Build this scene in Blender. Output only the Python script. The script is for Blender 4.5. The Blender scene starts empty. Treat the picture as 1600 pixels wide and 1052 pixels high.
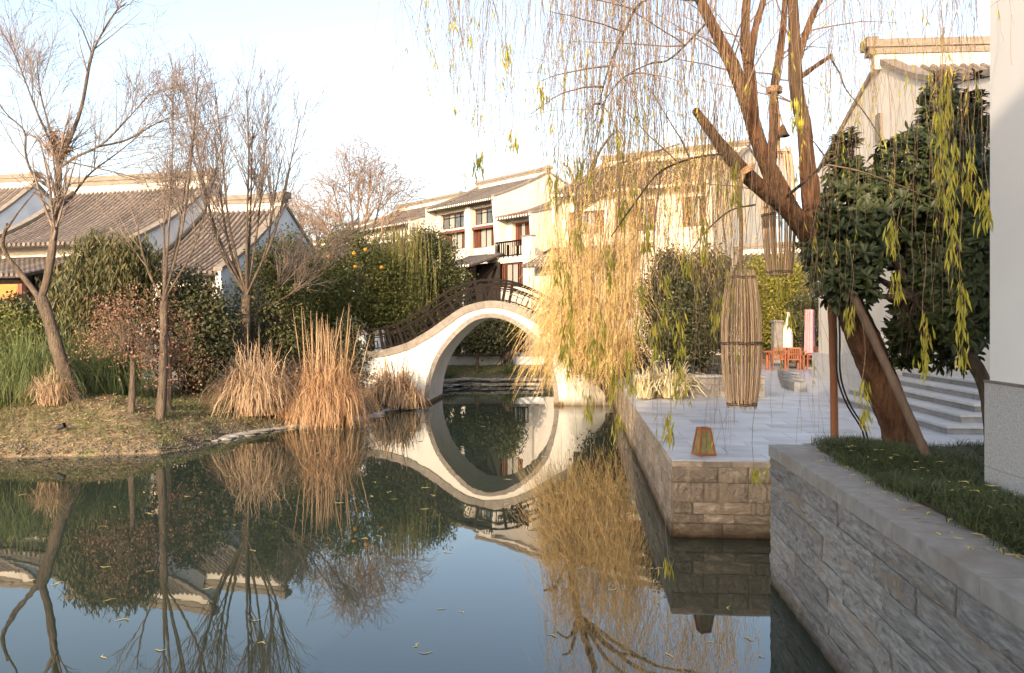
import bpy, math, random
import numpy as np
from mathutils import Vector, Matrix
random.seed(7)
rng = np.random.default_rng(7)
R = math.radians
sc = bpy.context.scene
COL = sc.collection

# ------------------------------------------------------------------ camera
F = 1280.0; HOR = 505.0; H = 3.0
cd = bpy.data.cameras.new('camera'); cam = bpy.data.objects.new('camera', cd); COL.objects.link(cam)
cam.location = (0, 0, H); cam.rotation_euler = (R(90), 0, 0)
cd.sensor_width = 36; cd.lens = F/1600*36; cd.shift_y = -21/1600
cd.clip_start = .1; cd.clip_end = 3000
sc.camera = cam
# ------------------------------------------------------------------ light
SUN_EL = 15; TR = Vector((.31, .95, 0)).normalized()
sd = bpy.data.lights.new('sun', 'SUN'); sun = bpy.data.objects.new('sun', sd); COL.objects.link(sun)
sd.energy = 2.1; sd.angle = R(.6); sd.color = (1.0, .79, .56)
tv = TR*math.cos(R(SUN_EL)) - Vector((0, 0, math.sin(R(SUN_EL))))
sun.rotation_euler = tv.to_track_quat('-Z', 'Y').to_euler()
sun.location = (-20, -30, 30)
w = bpy.data.worlds.new('World'); sc.world = w; w.use_nodes = True
nt = w.node_tree; bg = nt.nodes['Background']
sky = nt.nodes.new('ShaderNodeTexSky'); sky.sky_type = 'NISHITA'; sky.sun_disc = False
sky.sun_elevation = R(SUN_EL); sky.sun_rotation = math.atan2(-TR.x, -TR.y)
sky.air_density = 1.0; sky.dust_density = 3.0; sky.ozone_density = 1.0; sky.altitude = 0
hsv = nt.nodes.new('ShaderNodeHueSaturation'); hsv.inputs['Saturation'].default_value = .84; nt.links.new(sky.outputs[0], hsv.inputs['Color']); nt.links.new(hsv.outputs[0], bg.inputs[0]); bg.inputs[1].default_value = .132
sc.view_settings.view_transform = 'Standard'; sc.view_settings.look = 'None'
sc.view_settings.exposure = 1.88; sc.view_settings.gamma = 1
sc.view_settings.use_curve_mapping = False

# ------------------------------------------------------------------ helpers
def P(px, py, Y): return np.array([(px-800)/F*Y, Y, H+(HOR-py)/F*Y])
def G(px, py, z=0.0):
    Y = (H-z)*F/(py-HOR); return np.array([(px-800)/F*Y, Y, z])
A0 = math.atan(100/F); CG, SG = math.cos(A0), math.sin(A0)
def W(u, v, z=0.0): return (u*CG+v*SG, -u*SG+v*CG, z)      # canal grid -> world

def mesh_np(name, V, Fc, mats, midx=None, smooth=False):
    V = np.asarray(V, float); me = bpy.data.meshes.new(name)
    Fc = [np.asarray(f, int) for f in (Fc if isinstance(Fc, list) else [Fc]) if len(f)]
    nl = sum(f.size for f in Fc); nf = sum(len(f) for f in Fc)
    me.vertices.add(len(V)); me.vertices.foreach_set('co', V.ravel())
    me.loops.add(nl); me.polygons.add(nf)
    me.loops.foreach_set('vertex_index', np.concatenate([f.ravel() for f in Fc]))
    tot = np.concatenate([np.full(len(f), f.shape[1]) for f in Fc])
    st = np.concatenate([[0], np.cumsum(tot)[:-1]])
    me.polygons.foreach_set('loop_start', st.astype(np.int32))
    me.polygons.foreach_set('loop_total', tot.astype(np.int32))
    if midx is not None: me.polygons.foreach_set('material_index', np.asarray(midx, np.int32))
    if smooth: me.polygons.foreach_set('use_smooth', np.ones(nf, bool))
    me.update(calc_edges=True)
    for m in (mats if isinstance(mats, (list, tuple)) else [mats]): me.materials.append(m)
    return me
def link(name, me, parent=None, loc=None, rot=None, scale=None):
    o = bpy.data.objects.new(name, me); COL.objects.link(o)
    if parent is not None: o.parent = parent
    if loc is not None: o.location = [float(a) for a in loc]
    if rot is not None: o.rotation_euler = rot
    if scale is not None: o.scale = scale
    return o
def tag(o, label=None, cat=None, group=None, kind=None):
    if label: o['label'] = label
    if cat: o['category'] = cat
    if group: o['group'] = group
    if kind: o['kind'] = kind
    return o
def thing(name, label, cat, loc=(0, 0, 0), rz=0.0, group=None):
    o = link(name, None, None, loc, (0, 0, rz)); o.empty_display_size = .2
    return tag(o, label, cat, group)
def copy_tree(o, parent=None):
    c = o.copy(); COL.objects.link(c); c.parent = parent
    for ch in list(o.children): copy_tree(ch, c)
    return c

class MB:
    def __init__(s): s.v = []; s.q = {}; s.n = 0; s.fl = []; s.mi = []
    def add(s, V, Fs, m=0):
        V = np.asarray(V, float); s.v.append(V)
        for f in Fs: s.fl.append([i+s.n for i in f]); s.mi.append(m)
        s.n += len(V); return s
    def box(s, x0, x1, y0, y1, z0, z1, m=0):
        V = [(x0,y0,z0),(x1,y0,z0),(x1,y1,z0),(x0,y1,z0),(x0,y0,z1),(x1,y0,z1),(x1,y1,z1),(x0,y1,z1)]
        return s.add(V, [(0,3,2,1),(4,5,6,7),(0,1,5,4),(1,2,6,5),(2,3,7,6),(3,0,4,7)], m)
    def bar(s, a, b, wx, wy=None, m=0, up=(0,0,1)):
        wy = wy or wx; a = np.array(a, float); b = np.array(b, float); t = b-a; t /= np.linalg.norm(t)
        upv = np.array(up, float)
        if abs(t@upv) > .98: upv = np.array([0, 1., 0])
        x = np.cross(t, upv); x /= np.linalg.norm(x); y = np.cross(x, t)
        V = [p+sx*wx/2*x+sy*wy/2*y for p in (a, b) for sx, sy in ((-1,-1),(1,-1),(1,1),(-1,1))]
        return s.add(V, [(0,1,2,3)[::-1],(4,5,6,7),(0,1,5,4),(1,2,6,5),(2,3,7,6),(3,0,4,7)], m)
    def prism(s, prof, axis, a0, a1, m=0):
        """prof: closed list of 2-D points (convex or not); axis 'x','y','z' extrusion"""
        n = len(prof); V = []
        for a in (a0, a1):
            for p, q in prof: V.append({'x': (a,p,q), 'y': (p,a,q), 'z': (p,q,a)}[axis])
        Fs = [tuple(range(n))[::-1], tuple(range(n, 2*n))]+[(i, (i+1) % n, n+(i+1) % n, n+i) for i in range(n)]
        return s.add(V, Fs, m)
    def strip(s, A, B, m=0):
        """quads between two equal polylines"""
        n = len(A); return s.add(list(A)+list(B), [(i, i+1, n+i+1, n+i) for i in range(n-1)], m)
    def mesh(s, name, mats, smooth=False, fix=True):
        me = bpy.data.meshes.new(name); V = np.concatenate(s.v)
        me.from_pydata(V.tolist(), [], s.fl)
        for m in (mats if isinstance(mats, (list, tuple)) else [mats]): me.materials.append(m)
        me.polygons.foreach_set('material_index', s.mi)
        if smooth: me.polygons.foreach_set('use_smooth', [True]*len(s.fl))
        if fix:
            import bmesh
            bm = bmesh.new(); bm.from_mesh(me); bmesh.ops.recalc_face_normals(bm, faces=bm.faces[:]); bm.to_mesh(me); bm.free()
        me.update(); return me
    def obj(s, name, mats, parent=None, smooth=False, **k): return link(name, s.mesh(name, mats, smooth), parent, **k)

def norm(a): return a/np.maximum(np.linalg.norm(a, axis=-1, keepdims=True), 1e-9)
def tubes(Pl, Rd, S=4):
    """Pl (N,K,3), Rd (N,K) -> V, F quads"""
    N, K, _ = Pl.shape
    T = np.empty_like(Pl); T[:, 1:-1] = Pl[:, 2:]-Pl[:, :-2]; T[:, 0] = Pl[:, 1]-Pl[:, 0]; T[:, -1] = Pl[:, -1]-Pl[:, -2]
    T = norm(T); ref = np.where(np.abs(T[:, :1, 2:3]) > .8, np.array([1., .13, 0]), np.array([0, .1, 1.]))
    X = norm(np.cross(T, np.broadcast_to(ref, T.shape))); Yv = np.cross(T, X)
    a = np.arange(S)/S*2*np.pi
    V = Pl[:, :, None]+Rd[:, :, None, None]*(np.cos(a)[None, None, :, None]*X[:, :, None]+np.sin(a)[None, None, :, None]*Yv[:, :, None])
    idx = np.arange(N*K*S).reshape(N, K, S); nx = np.roll(idx, -1, 2)
    Q = np.stack([idx[:, :-1], nx[:, :-1], nx[:, 1:], idx[:, 1:]], -1).reshape(-1, 4)
    return V.reshape(-1, 3), Q
def ribbons(Pl, Wd, side):
    """Pl (N,K,3), Wd (N,K) half-widths, side (N,3)"""
    N, K, _ = Pl.shape
    s = side[:, None]*Wd[..., None]
    V = np.stack([Pl-s, Pl+s], 2); idx = np.arange(N*K*2).reshape(N, K, 2)
    Q = np.stack([idx[:, :-1, 0], idx[:, :-1, 1], idx[:, 1:, 1], idx[:, 1:, 0]], -1).reshape(-1, 4)
    return V.reshape(-1, 3), Q
def leafq(C, D, Nn, L, Wd, fold=.25):
    """rhombic leaves: base C, direction D, normal Nn, length L, half width Wd (arrays)"""
    S = norm(np.cross(D, Nn)); L = L[:, None]; Wd = Wd[:, None]
    V = np.stack([C, C+D*L*.45+S*Wd+Nn*Wd*fold, C+D*L-Nn*L*.08, C+D*L*.45-S*Wd+Nn*Wd*fold], 1)
    i = np.arange(len(C))*4
    Ff = np.concatenate([np.stack([i, i+1, i+2], 1), np.stack([i, i+2, i+3], 1)])
    return V.reshape(-1, 3), Ff
def joinVF(parts):
    V, Fs, n = [], [], 0
    for v, f in parts: V.append(v); Fs.append(f+n); n += len(v)
    return np.concatenate(V), Fs
def rdir(n): return norm(rng.normal(size=(n, 3)))
def smoothpoly(pts, K):
    """Catmull-Rom resample of points (n,d) to K"""
    p = np.asarray(pts, float)
    if len(p) == 2: t = np.linspace(0, 1, K)[:, None]; return p[0]*(1-t)+p[1]*t
    q = np.vstack([2*p[0]-p[1], p, 2*p[-1]-p[-2]]); n = len(p)-1
    out = []
    for t in np.linspace(0, n-1e-6, K):
        i = int(t); f = t-i; a, b, c, d = q[i:i+4]
        out.append(.5*((2*b)+(-a+c)*f+(2*a-5*b+4*c-d)*f*f+(-a+3*b-3*c+d)*f**3))
    return np.array(out)

# ------------------------------------------------------------------ materials
def new_mat(name):
    m = bpy.data.materials.new(name); m.use_nodes = True; n = m.node_tree
    return m, n, n.nodes['Principled BSDF']
def mat(name, c1, c2=None, scale=6., rough=.8, bump=0., bscale=None, rnd=0., island=0., detail=6, coord='Object', stretch=None, lo=.3, hi=.7, c3=None, s3=1.2, spec=.3, metal=0., bdist=.02, p3=(.52,.68)):
    m, n, b = new_mat(name); L = n.links.new; N = n.nodes.new
    tc = N('ShaderNodeTexCoord'); mp = N('ShaderNodeMapping'); L(tc.outputs[coord], mp.inputs[0])
    if stretch: mp.inputs['Scale'].default_value = stretch
    if rnd:
        oi0 = N('ShaderNodeObjectInfo'); vm = N('ShaderNodeVectorMath'); vm.operation = 'SCALE'
        cx = N('ShaderNodeCombineXYZ'); L(oi0.outputs['Random'], cx.inputs[0]); L(oi0.outputs['Random'], cx.inputs[1]); L(cx.outputs[0], vm.inputs[0]); vm.inputs['Scale'].default_value = 37
        L(vm.outputs[0], mp.inputs['Location'])
    nz = N('ShaderNodeTexNoise'); nz.inputs['Scale'].default_value = scale; nz.inputs['Detail'].default_value = detail; nz.inputs['Roughness'].default_value = .6
    L(mp.outputs[0], nz.inputs['Vector'])
    cr = N('ShaderNodeValToRGB'); cr.color_ramp.elements[0].position = lo; cr.color_ramp.elements[1].position = hi
    cr.color_ramp.elements[0].color = (*c1, 1); cr.color_ramp.elements[1].color = (*(c2 or c1), 1)
    L(nz.outputs['Fac'], cr.inputs[0]); out = cr.outputs[0]
    if c3:
        n3 = N('ShaderNodeTexNoise'); n3.inputs['Scale'].default_value = s3; n3.inputs['Detail'].default_value = 5; L(mp.outputs[0], n3.inputs['Vector'])
        r3 = N('ShaderNodeValToRGB'); r3.color_ramp.elements[0].position = p3[0]; r3.color_ramp.elements[1].position = p3[1]
        L(n3.outputs['Fac'], r3.inputs[0]); mx = N('ShaderNodeMix'); mx.data_type = 'RGBA'
        L(r3.outputs[0], mx.inputs[0]); L(out, mx.inputs[6]); mx.inputs[7].default_value = (*c3, 1); out = mx.outputs[2]
    if rnd or island:
        src = N('ShaderNodeObjectInfo').outputs['Random'] if rnd else N('ShaderNodeNewGeometry').outputs['Random Per Island']
        mr = N('ShaderNodeMapRange'); a = rnd or island; mr.inputs[3].default_value = 1-a; mr.inputs[4].default_value = 1+a; L(src, mr.inputs[0])
        hs = N('ShaderNodeHueSaturation'); L(mr.outputs[0], hs.inputs['Value']); L(out, hs.inputs['Color']); out = hs.outputs[0]
    L(out, b.inputs['Base Color']); b.inputs['Roughness'].default_value = rough
    b.inputs['Specular IOR Level'].default_value = spec; b.inputs['Metallic'].default_value = metal
    if bump:
        bn = N('ShaderNodeTexNoise'); bn.inputs['Scale'].default_value = bscale or scale*3; bn.inputs['Detail'].default_value = 8; bn.inputs['Roughness'].default_value = .65
        L(mp.outputs[0], bn.inputs['Vector']); bu = N('ShaderNodeBump'); bu.inputs['Strength'].default_value = bump; bu.inputs['Distance'].default_value = bdist
        L(bn.outputs['Fac'], bu.inputs['Height']); L(bu.outputs[0], b.inputs['Normal'])
    return m
def leafmat(name, cols, trans=.35, rough=.5, spec=.3):
    """per-leaf random colour from ramp"""
    m, n, b = new_mat(name); L = n.links.new; N = n.nodes.new
    ge = N('ShaderNodeNewGeometry'); cr = N('ShaderNodeValToRGB'); cr.color_ramp.interpolation = 'LINEAR'
    k = len(cols)
    while len(cr.color_ramp.elements) < k: cr.color_ramp.elements.new(.5)
    for i, c in enumerate(cols): cr.color_ramp.elements[i].position = i/max(1, k-1); cr.color_ramp.elements[i].color = (*c, 1)
    L(ge.outputs['Random Per Island'], cr.inputs[0]); L(cr.outputs[0], b.inputs['Base Color'])
    b.inputs['Roughness'].default_value = rough; b.inputs['Specular IOR Level'].default_value = spec
    if trans:
        tr = N('ShaderNodeBsdfTranslucent'); L(cr.outputs[0], tr.inputs[0]); mx = N('ShaderNodeMixShader'); mx.inputs[0].default_value = trans
        out = n.nodes['Material Output']; L(b.outputs[0], mx.inputs[1]); L(tr.outputs[0], mx.inputs[2]); L(mx.outputs[0], out.inputs[0])
    return m
M = {}
M['plaster'] = mat('white_plaster', (.50,.455,.395), (.58,.53,.465), 1.3, .85, .15, 30, c3=(.46,.41,.35), s3=.9, p3=(.58,.8))
M['plaster_b'] = mat('bridge_plaster', (.56,.535,.485), (.63,.60,.55), 1.3, .85, .1, 30, c3=(.46,.42,.36), s3=1.4, p3=(.52,.75), stretch=(1,1,.5))
M['plaster_g'] = mat('cool_plaster', (.60,.60,.61), (.68,.68,.69), 1.5, .85, .1, 30, c3=(.52,.52,.54), s3=.8)
M['tile'] = mat('roof_tile', (.105,.083,.072), (.20,.16,.135), 5, .85, .4, 40, rnd=.22)
M['tile_d'] = mat('dark_roof_tile', (.065,.053,.047), (.135,.112,.098), 5, .85, .4, 40, rnd=.22)
M['yucca'] = leafmat('bleached_yucca_leaf', [(.34,.26,.13),(.50,.41,.23),(.60,.53,.34)], .2)
M['pan'] = mat('roof_pan_tile', (.022,.018,.016), (.05,.04,.035), 6, .9, .3, 30)
M['ridge'] = mat('ridge_tile', (.15,.125,.10), (.24,.20,.165), 3, .85, .5, 25, stretch=(1,1,6))
M['tile_end'] = mat('tile_end', (.5,.46,.4), (.65,.6,.52), 20, .8)
M['wood'] = mat('dark_red_wood', (.10,.035,.022), (.19,.07,.045), 5, .55, .2, 30, stretch=(1,1,.2), rnd=.12)
M['wood_dk'] = mat('dark_brown_wood', (.004,.003,.0025), (.014,.008,.006), 8, .6, .2, 30, spec=.08)
M['glass'] = mat('window_glass', (.05,.06,.07), (.10,.11,.12), 2, .12, spec=.8)
M['curtain'] = mat('pale_curtain', (.17,.16,.145), (.36,.34,.31), 14, .8, stretch=(6,6,.3))
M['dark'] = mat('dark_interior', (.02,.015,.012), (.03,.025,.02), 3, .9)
M['stone'] = mat('grey_granite_block', (.15,.147,.145), (.42,.40,.375), 5, .85, 1.0, 22, rnd=.2, c3=(.30,.235,.17), s3=1.6, bdist=.03, p3=(.53,.75))
M['stone_w'] = mat('brown_granite_block', (.22,.165,.12), (.40,.31,.23), 9, .85, 1.0, 18, rnd=.25, c3=(.50,.40,.29), s3=2.2, bdist=.03, p3=(.5,.7))
M['mortar'] = mat('mortar', (.09,.07,.055), (.18,.13,.09), 12, .95, .3)
M['coping'] = mat('smooth_coping', (.20,.188,.175), (.30,.283,.262), 8, .7, .25, 120, rnd=.1, c3=(.20,.165,.14), s3=1.5, p3=(.5,.75))
M['trim'] = mat('bridge_trim_stone', (.14,.122,.105), (.24,.205,.172), 6, .8, .4, 40, rnd=.1)
M['paving'] = mat('paving_slab', (.35,.35,.365), (.45,.45,.465), 2.2, .42, .08, 60, rnd=.06, c3=(.27,.26,.265), s3=.7, spec=.5)
M['step'] = mat('step_stone', (.35,.34,.33), (.46,.45,.44), 6, .6, .1, 60, rnd=.06)
M['riser'] = mat('riser_stone', (.16,.155,.15), (.25,.24,.235), 6, .8, .3, 60, rnd=.12)
M['granite'] = mat('speckled_granite', (.28,.27,.27), (.52,.51,.50), 90, .6, .05, 90, lo=.35, hi=.65, detail=3)
M['wallR'] = mat('smooth_white_wall', (.70,.68,.66), (.75,.73,.71), .8, .8, .04, 30)
M['soil'] = mat('soil', (.05,.04,.028), (.10,.08,.05), 8, .95, .5)
M['bank'] = mat('bank_ground', (.085,.06,.035), (.30,.22,.135), 5.5, .95, 1.0, 18, c3=(.13,.13,.045), s3=1.3, p3=(.52,.7), bdist=.06)
M['rock'] = mat('shore_rock', (.22,.20,.17), (.42,.39,.34), 5, .9, .8, 14, rnd=.2)
M['bark'] = mat('brown_bark', (.045,.02,.012), (.28,.135,.066), 11, .9, 1.0, 22, stretch=(1,1,.2), bdist=.12, c3=(.14,.085,.05), s3=3)
M['bark_g'] = mat('grey_brown_bark', (.055,.04,.03), (.17,.125,.09), 9, .9, 1.0, 26, stretch=(1,1,.25), bdist=.08)
M['twig'] = mat('twig_bark', (.20,.13,.09), (.32,.21,.14), 3, .8)
M['twig_pk'] = mat('pinkish_twig', (.145,.108,.09), (.245,.185,.15), 2, .8)
M['strand'] = mat('willow_strand', (.19,.125,.075), (.33,.215,.12), 2, .7, island=.2)
M['gold'] = mat('golden_strand', (.44,.28,.11), (.66,.46,.20), 1.2, .7, island=.3)
M['pole'] = mat('reddish_timber_pole', (.20,.075,.035), (.32,.13,.06), 6, .7, .3, 30, stretch=(1,1,.15))
M['bamboo'] = mat('bamboo_stick', (.46,.29,.17), (.70,.49,.31), 7, .6, .3, 30, rnd=.3, stretch=(1,1,.3))
M['rope'] = mat('twisted_rope', (.33,.19,.10), (.50,.32,.18), 18, .9, .5, 60)
M['pole_g'] = mat('weathered_pole', (.08,.052,.037), (.17,.115,.08), 8, .8, .5, 30, stretch=(1,1,.15))
M['gravel'] = mat('shore_gravel', (.07,.06,.05), (.20,.17,.14), 9, .9, .3, 20, island=.35)
M['cable'] = mat('black_cable', (.015,.015,.015), None, 3, .5)
M['teak'] = mat('orange_teak', (.20,.060,.026), (.32,.11,.05), 6, .5)
M['panel'] = mat('green_lantern_paper', (.08,.13,.06), (.34,.24,.09), 9, .8)
M['cloth_w'] = mat('white_canvas', (.50,.46,.41), (.60,.56,.51), 5, .9, .2)
M['cloth_p'] = mat('pink_canvas', (.50,.22,.24), (.60,.30,.31), 5, .9, .2)
M['blind'] = mat('orange_blind', (.40,.13,.03), (.50,.18,.05), 3, .8, .3, 60, stretch=(.2,.2,4))
M['fruit'] = mat('orange_fruit', (.75,.28,.02), (.8,.36,.03), 5, .5)
M['lampblack'] = mat('black_spotlight', (.02,.02,.02), None, 3, .5)
# leaves
M['lf_broad'] = leafmat('glossy_dark_leaf', [(.024,.036,.013),(.042,.056,.020),(.070,.082,.030)], .15, .45, .3)
M['lf_green'] = leafmat('green_leaf', [(.04,.05,.016),(.08,.085,.028),(.145,.13,.045)], .3)
M['lf_cit'] = leafmat('citrus_leaf', [(.05,.065,.016),(.10,.11,.028),(.20,.175,.045)], .3)
M['lf_dark'] = leafmat('dark_shrub_leaf', [(.028,.036,.016),(.052,.058,.025),(.095,.08,.038)], .25)
M['lf_bamb'] = leafmat('bamboo_leaf', [(.045,.05,.02),(.085,.085,.032),(.16,.125,.055)], .3)
M['lf_olive'] = leafmat('olive_hedge_leaf', [(.12,.12,.02),(.22,.20,.03),(.32,.26,.05)], .3)
M['lf_pink'] = leafmat('russet_leaf', [(.12,.055,.04),(.24,.11,.075),(.33,.19,.13)], .3)
M['lf_yel'] = leafmat('yellow_willow_leaf', [(.30,.30,.045),(.46,.42,.06),(.60,.46,.08)], .4)
M['lf_wgr'] = leafmat('green_willow_leaf', [(.16,.19,.045),(.27,.28,.065),(.36,.33,.09)], .4)
M['lf_gold'] = leafmat('golden_leaf', [(.36,.30,.08),(.50,.40,.12),(.62,.48,.18)], .4)
M['grass'] = leafmat('green_grass_blade', [(.07,.10,.035),(.13,.17,.06),(.22,.22,.09)], .3)
M['mondo'] = leafmat('dark_mondo_blade', [(.028,.045,.016),(.062,.085,.028),(.13,.14,.055)], .15)
M['reed'] = leafmat('dry_reed_blade', [(.18,.11,.065),(.42,.28,.17),(.58,.44,.30)], .3)
M['reed_o'] = leafmat('orange_reed_blade', [(.20,.11,.055),(.46,.27,.145),(.60,.41,.24)], .3)
M['litter'] = leafmat('dry_litter', [(.10,.055,.03),(.42,.29,.17),(.20,.12,.06),(.13,.14,.04),(.50,.38,.24)], .1, .9)
M['fall'] = leafmat('fallen_leaf', [(.60,.42,.09),(.66,.50,.14),(.62,.48,.24)], .2)
# water
def water_mat():
    m, n, b = new_mat('pond_water'); L = n.links.new; N = n.nodes.new
    b.inputs['Base Color'].default_value = (.024,.033,.024, 1); b.inputs['Roughness'].default_value = .015
    b.inputs['IOR'].default_value = 1.5; b.inputs['Specular IOR Level'].default_value = .5
    tc = N('ShaderNodeTexCoord'); mp = N('ShaderNodeMapping'); mp.inputs['Scale'].default_value = (1, .6, 1); L(tc.outputs['Object'], mp.inputs[0])
    a = N('ShaderNodeTexNoise'); a.inputs['Scale'].default_value = 1.1; a.inputs['Detail'].default_value = 3
    L(mp.outputs[0], a.inputs['Vector']); bu = N('ShaderNodeBump'); bu.inputs['Strength'].default_value = .10; bu.inputs['Distance'].default_value = .02
    L(a.outputs['Fac'], bu.inputs['Height']); L(bu.outputs[0], b.inputs['Normal'])
    return m
M['water'] = water_mat()

def waterline(m, h=.16):
    n = m.node_tree; L = n.links.new; N = n.nodes.new; b = n.nodes['Principled BSDF']; src = b.inputs['Base Color'].links[0].from_socket
    g = N('ShaderNodeNewGeometry'); sx = N('ShaderNodeSeparateXYZ'); L(g.outputs['Position'], sx.inputs[0]); nz = N('ShaderNodeTexNoise'); nz.inputs['Scale'].default_value = 2.5; L(g.outputs['Position'], nz.inputs['Vector'])
    ad = N('ShaderNodeMath'); ad.operation = 'MULTIPLY_ADD'; ad.inputs[1].default_value = -.16; L(nz.outputs['Fac'], ad.inputs[0]); L(sx.outputs[2], ad.inputs[2])
    mr = N('ShaderNodeMapRange'); mr.inputs[1].default_value = -.05; mr.inputs[2].default_value = h; L(ad.outputs[0], mr.inputs[0])
    mx = N('ShaderNodeMix'); mx.data_type = 'RGBA'; mx.blend_type = 'MULTIPLY'; mx.inputs[0].default_value = 1; L(src, mx.inputs[6])
    c = N('ShaderNodeMix'); c.data_type = 'RGBA'; c.inputs[6].default_value = (.30,.24,.17,1); c.inputs[7].default_value = (1,1,1,1); L(mr.outputs[0], c.inputs[0]); L(c.outputs[2], mx.inputs[7]); L(mx.outputs[2], b.inputs['Base Color'])
for k_ in ('stone', 'stone_w'): waterline(M[k_])
waterline(M['plaster_b'], .30)

# ================================================================== TERRAIN AND WATER
shore = [G(0,715)[:2], G(150,713)[:2], G(255,708)[:2], G(322,692)[:2], G(355,684)[:2], G(410,674)[:2], G(470,665)[:2], G(530,659)[:2], G(570,653)[:2], G(600,642)[:2], G(650,637)[:2]]
poly = [(-60,-40), (-60,9), (-30,15), (-20,17.3), (-14,18.0)] + [tuple(p) for p in shore] + [(-3.6,31), (-3.7,35), (-4.0,38.2), tuple(G(700,603)[:2]), tuple(G(760,604)[:2]), tuple(G(830,603)[:2]), (3.0,39.5), (5.5,38), (5.5,30), (4.8,20), (4.6,12), (6,8), (5,-40)]
poly = np.array(poly)
def sdist(X, Y):
    d = np.full(X.shape, 1e9); ins = np.zeros(X.shape, bool); n = len(poly)
    for i in range(n):
        a = poly[i]; b = poly[(i+1) % n]; e = b-a; L2 = e@e
        t = np.clip(((X-a[0])*e[0]+(Y-a[1])*e[1])/L2, 0, 1)
        d = np.minimum(d, np.hypot(X-a[0]-t*e[0], Y-a[1]-t*e[1]))
        c = ((a[1] > Y) != (b[1] > Y)) & (X < (b[0]-a[0])*(Y-a[1])/((b[1]-a[1]) or 1e-9)+a[0])
        ins ^= c
    return np.where(ins, -d, d)
def fbm(x, y, s=1.0):
    return (np.sin(x*1.7*s+1.3*np.sin(y*1.1*s))+np.sin(y*2.1*s+1.7*np.sin(x*.9*s+2))+.5*np.sin(x*4.3*s+y*3.1*s)+.5*np.sin(y*5.2*s-x*3.7*s))/3
def hgt(X, Y):
    d = sdist(X, Y)+.12*fbm(X, Y, 2.2)
    top = .78+.10*fbm(X, Y, .35)
    mound = .30*np.exp(-(((X+11.3)/2.6)**2+((Y-21.2)/1.5)**2))
    z = np.where(d > 0, .05+top*(1-np.exp(-np.maximum(d, 0)/1.5)), np.maximum(-.7, d*.6))
    return z+np.where(d > .2, mound+.035*fbm(X, Y, 3.5), 0)
def hz(x, y): return float(hgt(np.array([float(x)]), np.array([float(y)]))[0])
gx = np.unique(np.concatenate([[-900,-500,-250,-120,-80], np.arange(-60,-16,1.0), np.arange(-16,0,.14), np.arange(0,20,.5), [25,35,50,80,150,300,600,900]]))
gy = np.unique(np.concatenate([[-300,-100,-40,-10,0,5,10], np.arange(12,17,1), np.arange(17,30,.14), np.arange(30,44,.4), np.arange(44,80,2.), [90,120,200,400,900,1500]]))
XX, YY = np.meshgrid(gx, gy); ZZ = hgt(XX, YY); nx_ = len(gx)
ii = np.arange((len(gy)-1)*nx_).reshape(len(gy)-1, nx_)[:, :-1].ravel()
me = mesh_np('ground', np.stack([XX, YY, ZZ], -1).reshape(-1, 3), np.stack([ii, ii+1, ii+nx_+1, ii+nx_], 1), M['bank'], smooth=True)
tag(link('ground', me), kind='structure')
mb = MB().add([(-60,-40,0),(12,-40,0),(12,44,0),(-60,44,0)], [(0,1,2,3)]); tag(mb.obj('water', M['water']), kind='structure')

# ================================================================== STONE WALLS
def stone_mesh(seed, l, h, d, mt, rough=.02, nx=7, nz=3):
    """block with an uneven split front (facing -y), local origin at lower left front"""
    r = np.random.default_rng(seed); xs = np.linspace(0, l, nx); zs = np.linspace(0, h, nz)
    Xg, Zg = np.meshgrid(xs, zs); Yg = -(r.uniform(.45, 1, Xg.shape)*.6+.4*np.repeat(r.uniform(.3,1,(1,nx)),nz,0))*rough
    edge = (Xg == xs[0]) | (Xg == xs[-1]) | (Zg == zs[0]) | (Zg == zs[-1]); Yg[edge] = -r.uniform(.25, .75, edge.sum())*rough
    V = np.stack([Xg, Yg, Zg], -1).reshape(-1, 3); n = len(V)
    fs = [(j*nx+i, j*nx+i+1, (j+1)*nx+i+1, (j+1)*nx+i) for j in range(nz-1) for i in range(nx-1)]
    B = [(0, d, 0), (l, d, 0), (l, d, h), (0, d, h)]
    bot = list(range(nx)); topi = list(range((nz-1)*nx, nz*nx)); lf = [j*nx for j in range(nz)]; rt = [j*nx+nx-1 for j in range(nz)]
    fs += [bot[::-1]+[n, n+1][::1], topi+[n+2, n+3], lf+[n+3, n], rt[::-1]+[n+1, n+2]]
    mbb = MB().add(list(map(tuple, V))+B, fs); return mbb.mesh('stone_block', mt)
def stone_wall(parent, o, ang, length, courses, mt, lmin, lmax, rough=.02, d=.14, seed=1, z0=0.0, nx=7, nz=3, name='stone_block'):
    """blocks laid along local +x from point o turned by ang; faces local -y"""
    r = random.Random(seed); z = z0; lib = {}; c, s = math.cos(ang), math.sin(ang)
    for k, h in enumerate(courses):
        x = 0 if k % 2 else -r.uniform(.1, .5)*lmin
        while x < length-.02:
            l = r.choice([lmin, (lmin+lmax)/2, lmax]); 
            x0 = max(0, x); x1 = min(length, x+l)
            if length-x1 < lmin*.4: x1 = length
            ln = x1-x0
            if ln > .04:
                key = (round(h, 3), r.randrange(5), round(l, 2))
                if key not in lib: lib[key] = stone_mesh(hash(key) % 99991 + seed, 1.0, 1.0, 1.0, mt, 1.0, nx, nz)
                pr = r.uniform(0, .012)
                link(name, lib[key], parent, (o[0]+c*(x0+.004)+s*pr, o[1]+s*(x0+.004)-c*pr, z+.004), (0, 0, ang), (ln-.008, d if False else rough, h-.008))
            x = x1
        z += h
    return
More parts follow.
